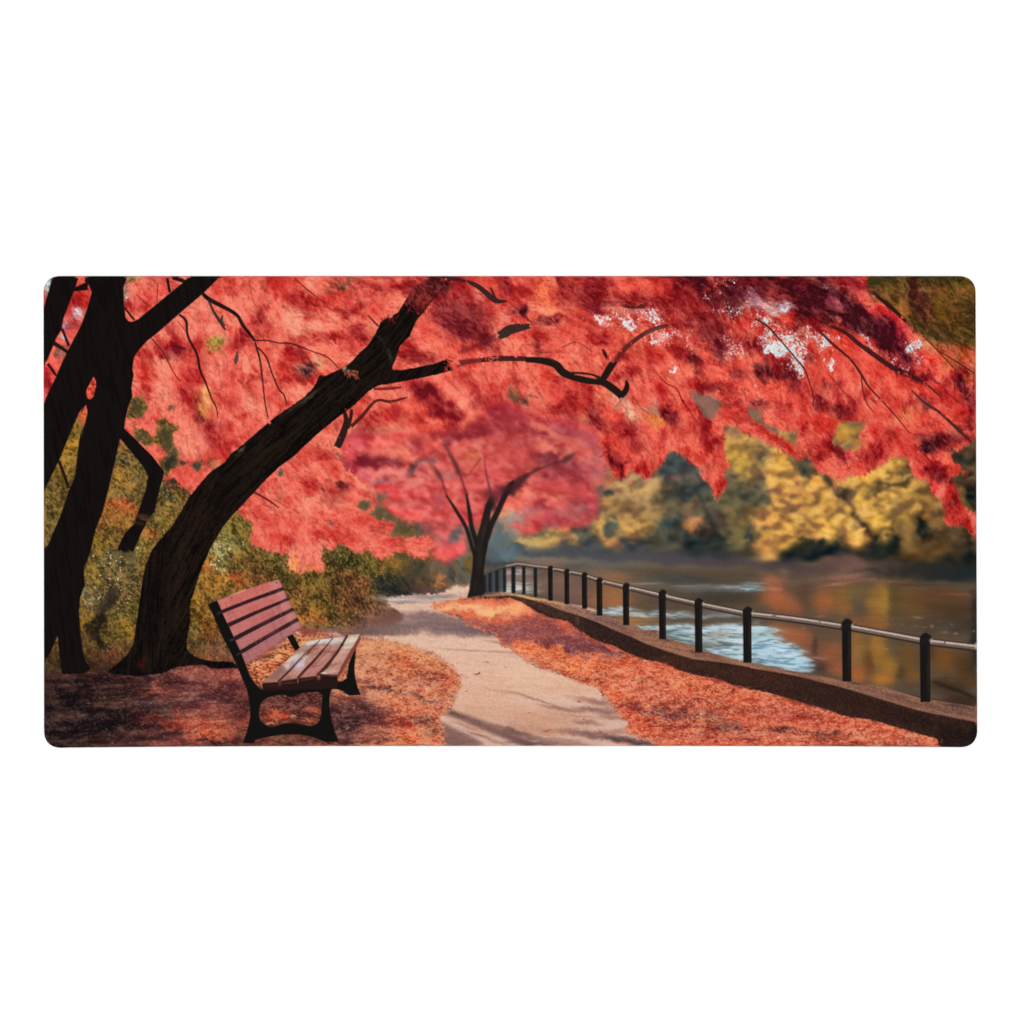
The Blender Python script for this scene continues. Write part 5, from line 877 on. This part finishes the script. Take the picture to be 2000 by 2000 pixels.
for ang, x0, x1 in ((-86, 0, 330), (-62, 330, 430), (-42, 430, 760), (-55, 760, 2000)):
    n = .8 * gn(13, .9, ang, 111 + int(-ang)) + .5 * gn(30, 1.8, ang, 131 + int(-ang)) + .3 * gn(5, .8, ang, 151 - int(ang))
    bd += n * sstep(x0 - 18, x0 + 18, XX) * (1 - sstep(x1 - 18, x1 + 18, XX))
bd = .8 * bd + .35 * gn(2.2, 1.6, -45, 161) + .25 * N_FINE
tint(bd, lt, kd=.36, kl=.04, light=(170, 122, 92), dark=(.8, .8, .8))
# leaves over the top of the trunk
def spray(tile, u0, v0, u1, v1, n, ln, ang, spread, cols, seed, w=1.3, a=.9):
    """little pointed leaflets"""
    global img
    r = np.random.RandomState(seed)
    ox, oy, s = TILE[tile]
    for _ in range(n):
        x, y = ox + s * r.uniform(u0, u1), oy + s * r.uniform(v0, v1)
        t = math.radians(ang + r.uniform(-spread, spread))
        L = ln * r.uniform(.5, 1.2)
        c = col(cols[r.randint(len(cols))])
        i0, j0 = int(y - L - Y0 - 3), int(x - L - X0 - 3)
        k = int(2 * L + 7)
        if i0 < 0 or j0 < 0 or i0 + k > H or j0 + k > W:
            continue
        dx, dy = XX[i0:i0 + k, j0:j0 + k] - x, YY[i0:i0 + k, j0:j0 + k] - y
        p = dx * math.cos(t) + dy * math.sin(t)
        q = -dx * math.sin(t) + dy * math.cos(t)
        hw = w * np.clip(1 - (p / L) ** 2, 0, 1)
        m = np.clip(hw - np.abs(q) + .5, 0, 1) * (np.abs(p) < L) * a
        img[i0:i0 + k, j0:j0 + k] += m[..., None] * (c - img[i0:i0 + k, j0:j0 + k])
def veil(tile, text, warp=1.0, thr=(.25, .6)):
    """let the canopy cover what was drawn on it"""
    global img
    t = np.zeros((H, W, 3), np.float32)
    blobs(tile, text, dst=t, warp=warp)
    m = sstep(thr[0], thr[1], t[..., 0] + .10 * FRAY * (t[..., 0] > .02))[..., None]
    img = img + m * (can_img - img)


ov = poly('B 1260,0 1250,60 1130,130 1050,240 1100,300 1190,335 1250,260 1310,190 1400,110 1440,0', '92,32,35', 2, rag=2.2, sm=0, ragf=FRAY, wd=.2, am=.2)
blobs('B', '1180 160 90 60 -40 112,38,38; 1300 90 80 60 0 96,32,36; 1230 230 60 40 0 110,42,38; 1380 70 40 60 0 76,30,32; 1110 240 40 30 0 84,32,30; 1290 80 20 40 0 64,28,28', warp=1)
tint(dots + .6 * big, ov, kd=.25, kl=.2, light=(215, 100, 84))
veil('B', '1050 210 40 60 30 1,1,1 0')
spray('B', 1060, 180, 1280, 340, 40, 5, 60, 50, ['.15', '.2', '.35', '120,46,40'], 5, a=.6)
spray('B', 860, 350, 1000, 420, 24, 4, 70, 40, ['.3', '.2', '40,28,24'], 6, a=.6)
spray('B', 1370, 690, 1470, 800, 50, 4.5, 65, 40, ['.3', '.4', '.6', '150,70,56'], 7, a=.65)
spray('B', 560, 800, 680, 860, 26, 4.5, 60, 45, ['150,80,56', '120,60,44', '180,100,72'], 8, w=1.1)
spray('B', 1650, 670, 1800, 740, 24, 4, 70, 40, ['.5', '.6', '180,90,76'], 9)
for t, u0, v0, u1, v1, n, a, sd in (('C', 800, 640, 900, 720, 20, 60, 13), ('C', 0, 380, 170, 420, 26, 70, 14), ('C', 870, 230, 1110, 270, 30, 80, 15)):
    spray(t, u0, v0, u1, v1, n, 4, a, 40, ['.4', '.5', '.6'], sd, w=1.1)

# the long bough on the right
line('B 1480,655,16 1640,592,40 1800,522,58', '96,34,40', 2.0, .5)
line('B 1420,750,60 1540,728,44 1670,712,36', '92,34,36', 1.4, .78)
line('C 130,708,40 270,718,54 370,748,62 430,810,62 520,850,56 640,880,50 745,888,56 830,940,60 905,1003,56', '40,29,25', .7, idn=10)
line('C 740,885,50 800,785,58 845,715,54', '44,28,26', .7, idn=10)
line('C 845,715,50 870,690,44 960,590,36 1100,490,34 1200,450,32 1280,432,20', '98,42,40', .8, idn=10)
line('C 1080,505,20 1150,470,26 1230,440,18', '104,68,62', .7, .7)
line('C 895,1005,40 930,962,46 944,918,38 936,872,14', '38,26,25', .7, idn=10)
line('C 500,812,14 580,818,18 650,826,16 735,856,20', '60,36,30', .5)
line('C 520,830,6 600,838,8 700,865,8', '190,110,84', .5, .8)
line('C 180,690,8 300,694,8 380,730,8', '90,70,62', .6, .6)
spray('C', 770, 660, 890, 730, 16, 4, 60, 40, ['.35', '.45', '.25'], 16, w=1.1)

W1 = '255,255,255'
veil('B', ' ; '.join(q % W1 for q in ('1450 745 50 60 0 %s .9', '1740 690 60 14 0 %s .5', '1400 40 60 16 0 %s .4', '1880 235 30 20 0 %s .7', '1800 520 20 40 0 %s .6', '900 350 60 26 -40 %s .6', '1040 935 40 26 0 %s .7', '1090 1005 60 26 0 %s .6', '1250 640 30 20 0 %s .0', '1560 110 50 14 20 %s .5', '1480 1010 20 20 0 %s .0', '530 1430 60 40 30 %s .8', '560 1120 20 20 0 %s .3', '940 1046 50 12 0 %s .4')))
veil('C', ' ; '.join(q % W1 for q in ('195 440 26 30 0 %s .8', '60 686 60 10 0 %s .45', '850 690 40 36 0 %s .75', '1290 432 40 26 0 %s .8', '870 250 60 20 0 %s .8', '1000 258 120 14 5 %s .8', '1110 285 40 40 0 %s .9', '960 590 50 16 -50 %s .4', '930 860 26 22 0 %s .6', '745 620 20 26 0 %s .5', '540 575 140 16 0 %s .5', '1180 820 30 20 0 %s .5', '1520 1230 40 30 0 %s .7', '900 640 20 20 0 %s .4')))
veil('D', ' ; '.join(q % W1 for q in ('600 400 60 40 30 %s .7', '720 440 70 20 30 %s .55', '600 480 30 30 0 %s .7', '1570 1010 40 30 0 %s .7', '1330 950 30 24 0 %s .6', '1040 1140 30 20 0 %s .6', '1330 1310 40 30 0 %s .7', '1000 620 60 16 35 %s .45', '1150 730 60 14 30 %s .5', '1300 820 60 20 30 %s .6', '1450 890 50 20 40 %s .6', '1450 1060 50 14 40 %s .5', '850 720 30 14 40 %s .5', '545 1080 20 30 0 %s .6', '1030 180 20 20 0 %s .6', '1290 400 24 20 0 %s .6', '700 580 30 10 40 %s .3', '1100 1040 40 12 45 %s .4', '1600 1170 40 20 40 %s .4')))
veil('A', ' ; '.join(q % W1 for q in ('1440 1180 30 40 0 %s .6', '1850 1200 20 30 0 %s .6', '1140 880 30 20 0 %s .6', '1090 820 20 20 40 %s .3', '1180 480 20 20 0 %s .4', '1500 470 20 26 0 %s .6')))

# ================================================================ dark trunks on the left
DT = '25,20,19'
for s in ('A 128,0 320,0 318,60 300,120 288,150 200,380 185,470 145,530 122,590 72,710 0,830 0,390 40,300',
          'A 290,130 400,80 395,150 280,160',
          'A 375,0 725,0 712,50 682,130 688,280 700,370 722,400 750,406 800,385 1050,180 1180,75 1230,0 1510,0 1460,40 1330,170 1130,340 960,490 870,560 800,640 768,690 755,780 764,830 746,940 755,1000 720,1090 695,1200 690,1262 800,1370 920,1490 1010,1610 1000,1660 970,1760 930,1932 E 880,60 830,160 740,370 640,322 640,280 690,180 740,120 770,100 800,0 A 860,1760 880,1650 850,1580 740,1440 655,1340 620,1500 570,1720 515,1932 E 460,140 430,270 395,390 365,440 370,590 335,690 325,780 335,950 355,1110 380,1200 420,1260 360,1300 190,1300 175,1180 155,990 95,1130 50,1200 0,1260 0,330 75,270 130,140 190,0 A 240,1770 295,1640 315,1450 335,1310 370,1230 395,1130 385,1070 330,1130 280,1240 230,1360 165,1520 100,1650 0,1860 0,1160 40,1060 140,850 195,720 250,610 345,430 395,290 428,170 405,110 372,80'):
    poly(s, DT, .7, sm=0, idn=11)
for s in ('A 440,840 462,870 466,920 440,1000 415,1038 388,1010 385,960 410,900', 'A 362,1070 390,1140 378,1190 345,1300 320,1160'):
    mm = poly(s, '0', .8, rag=.4, sm=0, paint=False)
    img[:] = img * (1 - mm[..., None]) + (col('205,80,62') if '440,840' in s else col('190,92,58')) * (1 + .15 * fe[..., None]) * mm[..., None]
    ident[mm > .5] = 1
blobs('A', '340 1250 24 60 10 130,112,56; 350 1190 24 30 0 170,100,60', warp=.5, k=.8)
line('A 410,1030,16 390,1100,10', DT, .5)
line('A 375,1050,10 345,1130,8', DT, .5)
dtm = (ident == 11).astype(np.float32)
tint(gn(14, 1.3, 80, 121), dtm, kd=.14, kl=.011, light=(150, 110, 100), dark=(.9, .9, .9))
blobs('E', '830 30 60 20 10 90,55,40 .8; 800 90 60 14 14 60,38,30 .8; 850 60 40 10 10 120,80,60 .6', warp=.3)
line('A 1320,180,20 1360,215,24', DT, .6)
blobs('E', '680 350 70 34 20 96,88,58 .85; 740 370 40 30 20 110,96,60 .8; 650 330 30 24 0 104,92,58 .7', warp=1.3)
leaflets(2500, sstep(222, 228, XX) * sstep(262, 256, XX) * sstep(1072, 1076, YY) * sstep(1100, 1094, YY), 2.6, 1.0, 60, 70, var=.3, a=.7, seed=412, up=.6, light=(225, 185, 120))

# ================================================================ bench
poly('Q 150,650 480,560 760,250 900,240 960,200 1040,310 870,470 740,600 390,915 390,990 300,960', '196,118,80', 1.2, sm=0)
blobs('Q', '''350 700 140 60 -15 206,112,70; 420 640 160 40 -10 214,140,96; 330 820 90 40 0 180,96,66; 520 540 90 24 -8 92,52,44; 470 520 60 30 0 120,80,56; 620 450 180 20 -10 206,150,104; 680 520 160 24 -20 214,140,84; 560 400 50 40 0 110,80,60; 640 380 60 40 0 170,125,95; 300 620 60 20 -20 214,160,116; 700 340 60 40 0 190,140,104; 480 740 80 40 0 196,116,76; 330 920 80 40 20 100,56,44; 260 760 60 40 0 170,86,56; 940 190 40 20 20 216,190,170; 880 260 60 60 0 206,150,100; 950 330 60 40 0 214,160,110; 420 820 60 30 0 150,80,58''', warp=.8)
tint(tex, poly('Q 150,650 480,560 760,250 900,240 960,200 1040,310 870,470 740,600 390,915 390,990 300,960', '0', 1, sm=0, paint=False), kd=.4, kl=.25, light=(250, 205, 165))
BB = '24,23,22'
# cast iron ends
poly('Q 745,250 830,210 935,405 870,462', BB, .6, sm=0, idn=12)
poly('Q 1680,540 1750,400 1740,560 1722,700 1738,850 1770,980 1818,1095 1640,1102 1570,1042 1480,1012 1390,1008 1400,925 1480,905 1560,892 1610,852 1630,760 1640,650', BB, .6, sm=0, idn=12)
poly('P 78,660 290,578 395,800 535,1115 680,1430 830,1750 910,1932 Q 150,660 200,800 260,900 330,978 400,1020 800,960 1400,900 1480,850 1480,930 1400,1005 1385,1030 1365,1120 1360,1280 1390,1440 1440,1620 1497,1768 1320,1785 1200,1735 1080,1695 900,1662 660,1672 480,1702 290,1745 265,1795 105,1795 160,1640 195,1500 215,1400 210,1300 195,1150 160,1000 100,860 30,690 P 560,1700 400,1400 230,1000', BB, .6, sm=0, idn=12)
holem = poly('Q 1268,1045 1250,1250 1240,1420 1200,1500 1110,1553 980,1530 880,1502 740,1502 640,1527 520,1560 420,1520 355,1450 340,1350 350,1260 400,1170 520,1110 720,1085 750,1122 860,1125 880,1092 1000,1062', '96,54,48', .7, sm=1, idn=5)
hi = img.copy()
blobs('Q', '''800 1150 420 60 0 84,48,46; 900 1240 300 50 0 96,58,54; 620 1370 240 60 0 186,84,58; 560 1460 180 60 0 190,92,64; 1150 1330 110 50 0 190,92,70; 950 1400 160 40 0 84,52,46; 500 1250 140 40 0 100,56,50; 1000 1470 160 24 0 150,80,58; 700 1400 100 24 0 206,90,58; 520 1530 110 20 0 196,120,90; 1100 1500 90 24 0 176,92,66; 840 1410 30 12 0 200,160,140''', warp=.8)
tint(tex, holem, kd=.24, kl=.14, light=(240, 180, 150))
img[:] = hi * (1 - holem[..., None]) + img * holem[..., None]
line('Q 170,680,10 215,820,12 280,920,14 340,985,16 400,1018,14', '96,66,58', .5, .7)
line('Q 350,1300,10 345,1370,10 360,1450,10 420,1520,12 520,1556,12 640,1524,10', '110,66,54', .5, .5)
line('Q 1500,1760,8 1450,1630,8 1400,1460,6', '80,52,46', .5, .5)
# back slats
back = poly('Z 432,1190 552,1146 589,1223 480,1297', '54,34,38', .6, sm=0, idn=12)
for (a, b, c, d, cl) in (((424, 1173), (544.3, 1132.6), (552, 1146.3), (432.7, 1191.2), '196,114,106'), ((434.8, 1197.9), (554.8, 1153), (560.8, 1168), (443.9, 1217.3), '190,114,107'),
                         ((448, 1224.4), (564.4, 1172.7), (571.5, 1186.3), (456.3, 1243.4), '184,114,109'), ((460, 1251.3), (574, 1193.3), (581.3, 1205.8), (468.7, 1270), '176,113,109'), ((472, 1277.4), (584.5, 1212.9), (589.8, 1224), (480, 1298), '164,110,111')):
    bow = 1.2
    m1 = ((a[0] + b[0]) / 2, (a[1] + b[1]) / 2 - bow)
    m2 = ((c[0] + d[0]) / 2, (c[1] + d[1]) / 2 - bow)
    sl = poly('Z ' + ' '.join('%g,%g' % q for q in (a, m1, b, c, m2, d)), cl, .55, sm=0, idn=12)
    tint(.7 * gn(1.6, 7, -20, int(a[1])) + .5 * gn(9, 1, -22, int(b[1])) + .3 * N_2, sl, kd=.08, kl=.05, light=(216, 146, 136), dark=(.6, .8, .8))
    blobs('Z', '%g %g 9 8 -25 198,134,130 .55; %g %g 30 7 -20 194,100,98 .4' % (b[0] - 6, b[1] + 9, (a[0] + b[0]) / 2, (a[1] + d[1]) / 2 - 22), warp=.3)
line('P 600,452,10 800,385,26 1000,318,14', '226,168,142', .5, .85)
line('P 80,655,14 280,570,18 580,455,10', '120,92,82', .5, .8)
line('P 1020,310,6 1400,195,8 1740,95,10', '206,140,124', .5, .6)
blobs('P', '1695 155 20 16 40 60,34,40; 640 520 40 60 10 150,82,78 .6; 1400 280 120 70 -20 196,92,92 .4; 800 560 110 60 -20 192,92,84 .4; 350 870 70 36 -20 62,46,46 .8; 640 1520 60 30 -20 74,62,56 .8; 800 1840 60 26 -20 66,54,48 .8; 240 700 90 100 0 20,21,19 .7; 1540 400 14 40 0 110,74,76 .7; 1800 890 16 40 0 120,80,80 .7; 1210 1570 14 30 0 120,84,84 .7; 1330 1490 14 30 0 124,88,86 .7; 880 640 8 40 0 100,66,70 .5; 965 610 8 40 0 100,66,70 .5', warp=.2)
# seat
poly('Q 390,930 620,905 900,860 1200,800 1480,790 1480,1000 400,1035', '44,27,26', .6, sm=0, idn=12)
poly('Q 615,900 830,700 1050,480 1240,285 1600,235 1815,210 1480,800 1200,830', '78,46,42', .6, sm=0, idn=12)
for s, cl in (('Q 390,918 560,760 740,600 870,470 1050,315 1218,303 1000,510 800,718 612,902', '160,120,108'), ('Q 658,888 830,720 1050,510 1242,288 1412,266 1200,500 1000,718 898,852', '168,118,108'), ('Q 930,846 1050,728 1250,498 1422,264 1604,232 1480,440 1290,680 1172,818', '168,112,102'), ('Q 1245,784 1350,690 1500,480 1640,223 1815,208 1700,400 1560,640 1478,798', '184,134,120')):
    sl = poly(s, cl, .6, sm=0, idn=12)
    tint(.8 * gn(12, 1.2, -46, len(s)) + .4 * N_2, sl, kd=.10, kl=.12, light=(226, 196, 186), dark=(.6, .7, .75))
poly('Q 1815,210 1812,300 1690,530 1560,740 1488,865 1478,800 1560,640 1700,400', '130,70,62', .6, sm=0, idn=12)
seatm = poly('Q 390,915 740,600 1050,315 1815,208 1478,798 900,850', '0', .6, sm=0, paint=False)
sv = img.copy()
blobs('Q', '''1110 335 150 38 -4 212,212,202; 1290 305 130 50 -8 214,212,206; 1480 300 130 56 -10 206,204,196; 1700 280 120 60 -12 214,212,196; 1640 350 110 14 0 186,168,120; 1600 400 110 24 -14 206,192,178; 1500 400 60 40 0 170,130,116
980 400 110 26 0 170,138,130; 850 560 130 50 -24 214,204,194; 760 660 60 50 -20 218,208,198; 930 650 90 56 -50 206,196,216; 1000 560 60 30 -40 220,205,196; 1060 590 60 40 0 186,156,144; 600 800 150 60 -42 138,102,94; 500 880 90 30 0 166,112,98; 740 640 60 20 0 196,150,136; 850 760 90 40 -30 190,140,124
1130 560 110 30 -20 176,128,116; 1250 420 110 30 -10 190,146,136; 1150 430 60 20 0 150,92,84; 1350 470 80 14 -4 140,92,86; 1300 560 80 20 -10 184,132,122; 1150 680 80 14 -10 150,92,84; 1100 740 110 30 -10 180,126,114; 1050 800 90 14 -8 170,116,104; 1480 560 100 50 -20 196,150,136; 1430 650 90 16 -10 160,104,94; 1400 740 110 26 -8 196,160,148; 1560 470 70 20 -10 200,166,152; 1280 780 40 18 0 216,190,176; 1370 800 120 10 -2 206,160,140''', warp=.3)
gapmask = (np.abs(sv - col('78,46,42')).sum(-1) < .08)
keep = np.clip(seatm * (1 - blur(gapmask.astype(np.float32), .5)), 0, 1)
img[:] = sv * (1 - keep[..., None]) + img * keep[..., None]
for s in ('Q 612,904,24 800,718,22 1000,508,16 1228,296,10', 'Q 900,852,30 1010,726,26 1220,500,18 1416,266,12', 'Q 1185,816,46 1310,680,40 1490,450,34 1622,232,30'):
    line(s, '80,48,44', .5, .95)
line('Q 1560,380,30 1540,360,24', '40,28,28', .5)
blobs('Q', '645 930 30 40 0 104,72,56 .8; 905 890 14 34 0 130,104,90 .8; 1205 850 26 34 0 130,90,60 .9; 1210 830 10 14 0 190,120,60 .8; 520 960 110 30 0 62,34,32 .7; 780 920 100 16 -8 110,60,54 .6; 1040 870 110 14 -8 104,56,50 .6; 1420 810 70 12 -4 120,76,66 .7; 1270 775 34 12 -10 206,190,180 .8', warp=.2)

# ================================================================ sewn edge: a fine row of stitches just inside the rim
dl, dr, db, dt_ = XX - 85, 1907 - XX, 1457.5 - YY, YY - 539
for d_, run in ((dl, YY), (dr, YY)):
    band = np.exp(-((d_ - 7.5) / 2.6) ** 2)
    img = img + (band * (0.018 * np.sin(run * 2 * math.pi / 4.0) + .006))[..., None]
for d_ in (db, dt_):
    band = np.exp(-((d_ - 8.5) / .9) ** 2)
    img = img * (1 - (band * (.04 + .04 * np.sin(XX * 2 * math.pi / 4.0)))[..., None])

# ================================================================ whole print: slight softness, cloth grain
img = np.clip(img, 0, 1)
img = img + .22 * img * (1 - img) * (2 * img - 1)
img = img + .12 * (img - blur(img, 1.6))
img *= (1 + .014 * N_FINE)[..., None]
img = np.clip(img, .04, .97)
# ---------------------------------------------------------------- Blender scene
import bpy

scene = bpy.context.scene
U = 0.0005                                   # metres per print unit
TH = 0.0032                                  # thickness of the mat
E_TOT = 1.35                                 # light arriving on the cloth, relative to pure white


def to_lin(c):
    return np.where(c <= .04045, c / 12.92, ((c + .055) / 1.055) ** 2.4)


lin = (to_lin(img) / E_TOT).astype(np.float32)


def wx(px):
    return (px - 1000.0) * U


def wy(py):
    return (1000.0 - py) * U


# outline of the mat, slightly bowed like the real cloth, with rounded corners
def outline(inset=0.0):
    pts_ = []
    Lx = lambda y: 84.6 + .0012 * (y - 540) + inset
    Rx = lambda y: 1905.8 + .0036 * (y - 540) - inset
    Ty = lambda x: 539.0 + inset
    By = lambda x: 1457.0 + 3.2 * (abs(x - 1050) / 900.0) ** 3 - inset
    r = 34.0 - inset
    n = 16
    ex = 2.35                                # superellipse exponent of the corner
    def arc(cx, cy, sx, sy, rev):
        a = [(abs(math.cos(t)) ** (2 / ex), abs(math.sin(t)) ** (2 / ex)) for t in np.linspace(0, math.pi / 2, n)]
        q = [(cx + sx * r * c, cy + sy * r * s) for c, s in a]
        return q[::-1] if rev else q
    tl = arc(Lx(560) + r, Ty(0) + r, -1, -1, False)          # left side -> top
    tr = arc(Rx(560) - r, Ty(0) + r, 1, -1, True)
    br = arc(Rx(1440) - r, By(1880) - r, 1, 1, False)
    bl = arc(Lx(1440) + r, By(110) - r, -1, 1, True)
    pts_ += tl
    pts_ += [(x, Ty(x)) for x in np.linspace(tl[-1][0], tr[0][0], 200)[1:-1]]
    pts_ += tr
    pts_ += [(Rx(y), y) for y in np.linspace(tr[-1][1], br[0][1], 100)[1:-1]]
    pts_ += br
    pts_ += [(x, By(x)) for x in np.linspace(br[-1][0], bl[0][0], 200)[1:-1]]
    pts_ += bl
    pts_ += [(Lx(y), y) for y in np.linspace(bl[-1][1], tl[0][1], 100)[1:-1]]
    return pts_


def sample(px, py):
    x = np.clip(np.asarray(px) - X0, 0, W - 1.001)
    y = np.clip(np.asarray(py) - Y0, 0, H - 1.001)
    i, j = y.astype(int), x.astype(int)
    fy, fx = (y - i)[:, None], (x - j)[:, None]
    return lin[i, j] * (1 - fy) * (1 - fx) + lin[i, j + 1] * (1 - fy) * fx + lin[i + 1, j] * fy * (1 - fx) + lin[i + 1, j + 1] * fy * fx


def mesh_obj(name, verts, quads, cols, mat, parent):
    me = bpy.data.meshes.new(name)
    nv, nf = len(verts), len(quads)
    me.vertices.add(nv)
    me.vertices.foreach_set('co', np.asarray(verts, np.float32).ravel())
    me.loops.add(nf * 4)
    me.loops.foreach_set('vertex_index', np.asarray(quads, np.int32).ravel())
    me.polygons.add(nf)
    me.polygons.foreach_set('loop_start', np.arange(0, nf * 4, 4, dtype=np.int32))
    me.update(calc_edges=True)
    if cols is not None:
        at = me.color_attributes.new('ink', 'FLOAT_COLOR', 'POINT')
        c4 = np.ones((nv, 4), np.float32)
        c4[:, :3] = cols
        at.data.foreach_set('color', c4.ravel())
    me.materials.append(mat)
    o = bpy.data.objects.new(name, me)
    scene.collection.objects.link(o)
    if parent is not None:
        o.parent = parent
    return o


def cloth_material(name, attr=True, base=(.8, .8, .8), rough=.95):
    m = bpy.data.materials.new(name)
    m.use_nodes = True
    nt = m.node_tree
    b = nt.nodes['Principled BSDF']
    b.inputs['Roughness'].default_value = rough
    b.inputs['Specular IOR Level'].default_value = 0.0
    if attr:
        a = nt.nodes.new('ShaderNodeAttribute')
        a.attribute_name = 'ink'
        nt.links.new(a.outputs['Color'], b.inputs['Base Color'])
    else:
        nz = nt.nodes.new('ShaderNodeTexNoise')
        nz.inputs['Scale'].default_value = 900
        rp = nt.nodes.new('ShaderNodeValToRGB')
        rp.color_ramp.elements[0].color = tuple(.9 * q for q in base) + (1,)
        rp.color_ramp.elements[1].color = tuple(min(1, 1.05 * q) for q in base) + (1,)
        nt.links.new(nz.outputs['Fac'], rp.inputs['Fac'])
        nt.links.new(rp.outputs['Color'], b.inputs['Base Color'])
    return m


m_print = cloth_material('printed_polyester')
m_rubber = cloth_material('black_rubber', False, (.012, .011, .011))
m_white = cloth_material('white_paper', False, (.95, .95, .95))

mat = bpy.data.objects.new('desk_mat', None)
scene.collection.objects.link(mat)
mat['label'] = 'large rectangular desk mat with rounded corners, printed with a red autumn park path and bench'
mat['category'] = 'desk mat'

# --- printed top, one mesh per printed motif; every cell of the cloth belongs to exactly one
IN = 2.6
(sl, m_in) = raster(outline(IN), 2)
inside = np.zeros((H, W), np.float32)
inside[sl] = m_in
cell = (inside[:-1, :-1] > .98) & (inside[1:, :-1] > .98) & (inside[:-1, 1:] > .98) & (inside[1:, 1:] > .98)
cid = ident[:-1, :-1].copy()
cid[cid == 0] = 1
NAMES = {1: 'printed_cloth', 2: 'printed_far_bank', 3: 'printed_river', 4: 'printed_bushes', 5: 'printed_fallen_leaves', 6: 'printed_path', 7: 'printed_kerb_wall',
         8: 'printed_railing', 9: 'printed_distant_trunk', 10: 'printed_leaning_trunk', 11: 'printed_dark_trunks', 12: 'printed_bench'}
LABELS = {1: 'printed red maple canopy across the upper half', 2: 'printed blurred gold trees on the far bank', 3: 'printed river with pale blue reflections', 4: 'printed olive and gold bushes',
          5: 'printed orange fallen leaves', 6: 'printed pale winding path', 7: 'printed brown kerb wall along the river', 8: 'printed black railing with grey tube', 9: 'printed forked trunk at the bend of the path',
          10: 'printed brown trunk leaning over the path', 11: 'printed near black trunks at the left edge', 12: 'printed park bench with pinkish wooden slats'}
idx = np.full((H, W), -1, np.int64)
cloth = None
for k in sorted(NAMES):
    ii, jj = np.nonzero(cell & (cid == k))
    if len(ii) == 0:
        continue
    use = np.zeros((H, W), bool)
    for a, b in ((0, 0), (1, 0), (0, 1), (1, 1)):
        use[ii + a, jj + b] = True
    vi, vj = np.nonzero(use)
    idx[vi, vj] = np.arange(len(vi))
    co = np.stack([wx(vj + X0), wy(vi + Y0), np.full(len(vi), TH)], 1)
    q = np.stack([idx[ii, jj], idx[ii + 1, jj], idx[ii + 1, jj + 1], idx[ii, jj + 1]], 1)
    o = mesh_obj(NAMES[k], co, q, lin[vi, vj], m_print, mat if k == 1 else cloth)
    o['label'] = LABELS[k]
    if k == 1:
        cloth = o

# --- stitched hem: the print wraps over a softly rounded rim with a row of stitches
prof = [(4.2, .00006), (3.2, .00012), (2.2, .00010), (1.3, -.00005), (.6, -.0004), (.15, -.0009), (0.0, -.0015)]
rings = [outline(p[0]) for p in prof]
n = len(rings[0])
co, cc = [], []
per = np.cumsum([0] + [math.dist(rings[0][k], rings[0][k - 1]) for k in range(1, n)])
for (ins, dz), rg in zip(prof, rings):
    px, py = np.array([p[0] for p in rg]), np.array([p[1] for p in rg])
    c = sample(px, py)
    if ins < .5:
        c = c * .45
    co += [(wx(a), wy(b), TH + dz) for a, b in rg]
    cc.append(c)
q = []
for r_ in range(len(prof) - 1):
    for k in range(n):
        k2 = (k + 1) % n
        q.append((r_ * n + k, r_ * n + k2, (r_ + 1) * n + k2, (r_ + 1) * n + k))
q = [t[::-1] for t in q]
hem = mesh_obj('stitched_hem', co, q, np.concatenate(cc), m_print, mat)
hem.data.polygons.foreach_set('use_smooth', np.ones(len(q), bool))

# --- rubber underside
bo = outline(.4)
n = len(bo)
co = [(wx(a), wy(b), z) for z in (TH - .0013, .0004) for a, b in bo] + [(wx(a), wy(b), 0.0) for a, b in outline(1.2)]
q = []
for r_ in range(2):
    for k in range(n):
        k2 = (k + 1) % n
        q.append((r_ * n + k2, r_ * n + k, (r_ + 1) * n + k, (r_ + 1) * n + k2))
base = mesh_obj('rubber_base', co, q, None, m_rubber, mat)

# --- white sweep the mat lies on
mesh_obj('backdrop', [(-4, -4, -.0002), (4, -4, -.0002), (4, 4, -.0002), (-4, 4, -.0002)], [(0, 1, 2, 3)], None, m_white, None)['kind'] = 'structure'

# ---------------------------------------------------------------- light and camera
w = bpy.data.worlds.new('World')
scene.world = w
w.use_nodes = True
w.node_tree.nodes['Background'].inputs['Color'].default_value = (1, 1, 1, 1)
w.node_tree.nodes['Background'].inputs['Strength'].default_value = .91
ld = bpy.data.lights.new('softbox', 'AREA')
ld.shape = 'RECTANGLE'
ld.size, ld.size_y = 5.0, 5.0
ld.energy = 121.5
lo = bpy.data.objects.new('softbox', ld)
lo.location = (0, .0, 4.5)
scene.collection.objects.link(lo)

cd = bpy.data.cameras.new('camera')
cam = bpy.data.objects.new('camera', cd)
scene.collection.objects.link(cam)
cd.sensor_width = 36
cd.lens = 85
cam.location = (0, 0, TH + 1.0 * 85 / 36)
cd.clip_end = 50
scene.camera = cam
scene.render.resolution_x = scene.render.resolution_y = 1024
vs = scene.view_settings
vs.view_transform = 'Standard'
vs.look = 'None'
vs.exposure = 0
vs.gamma = 1
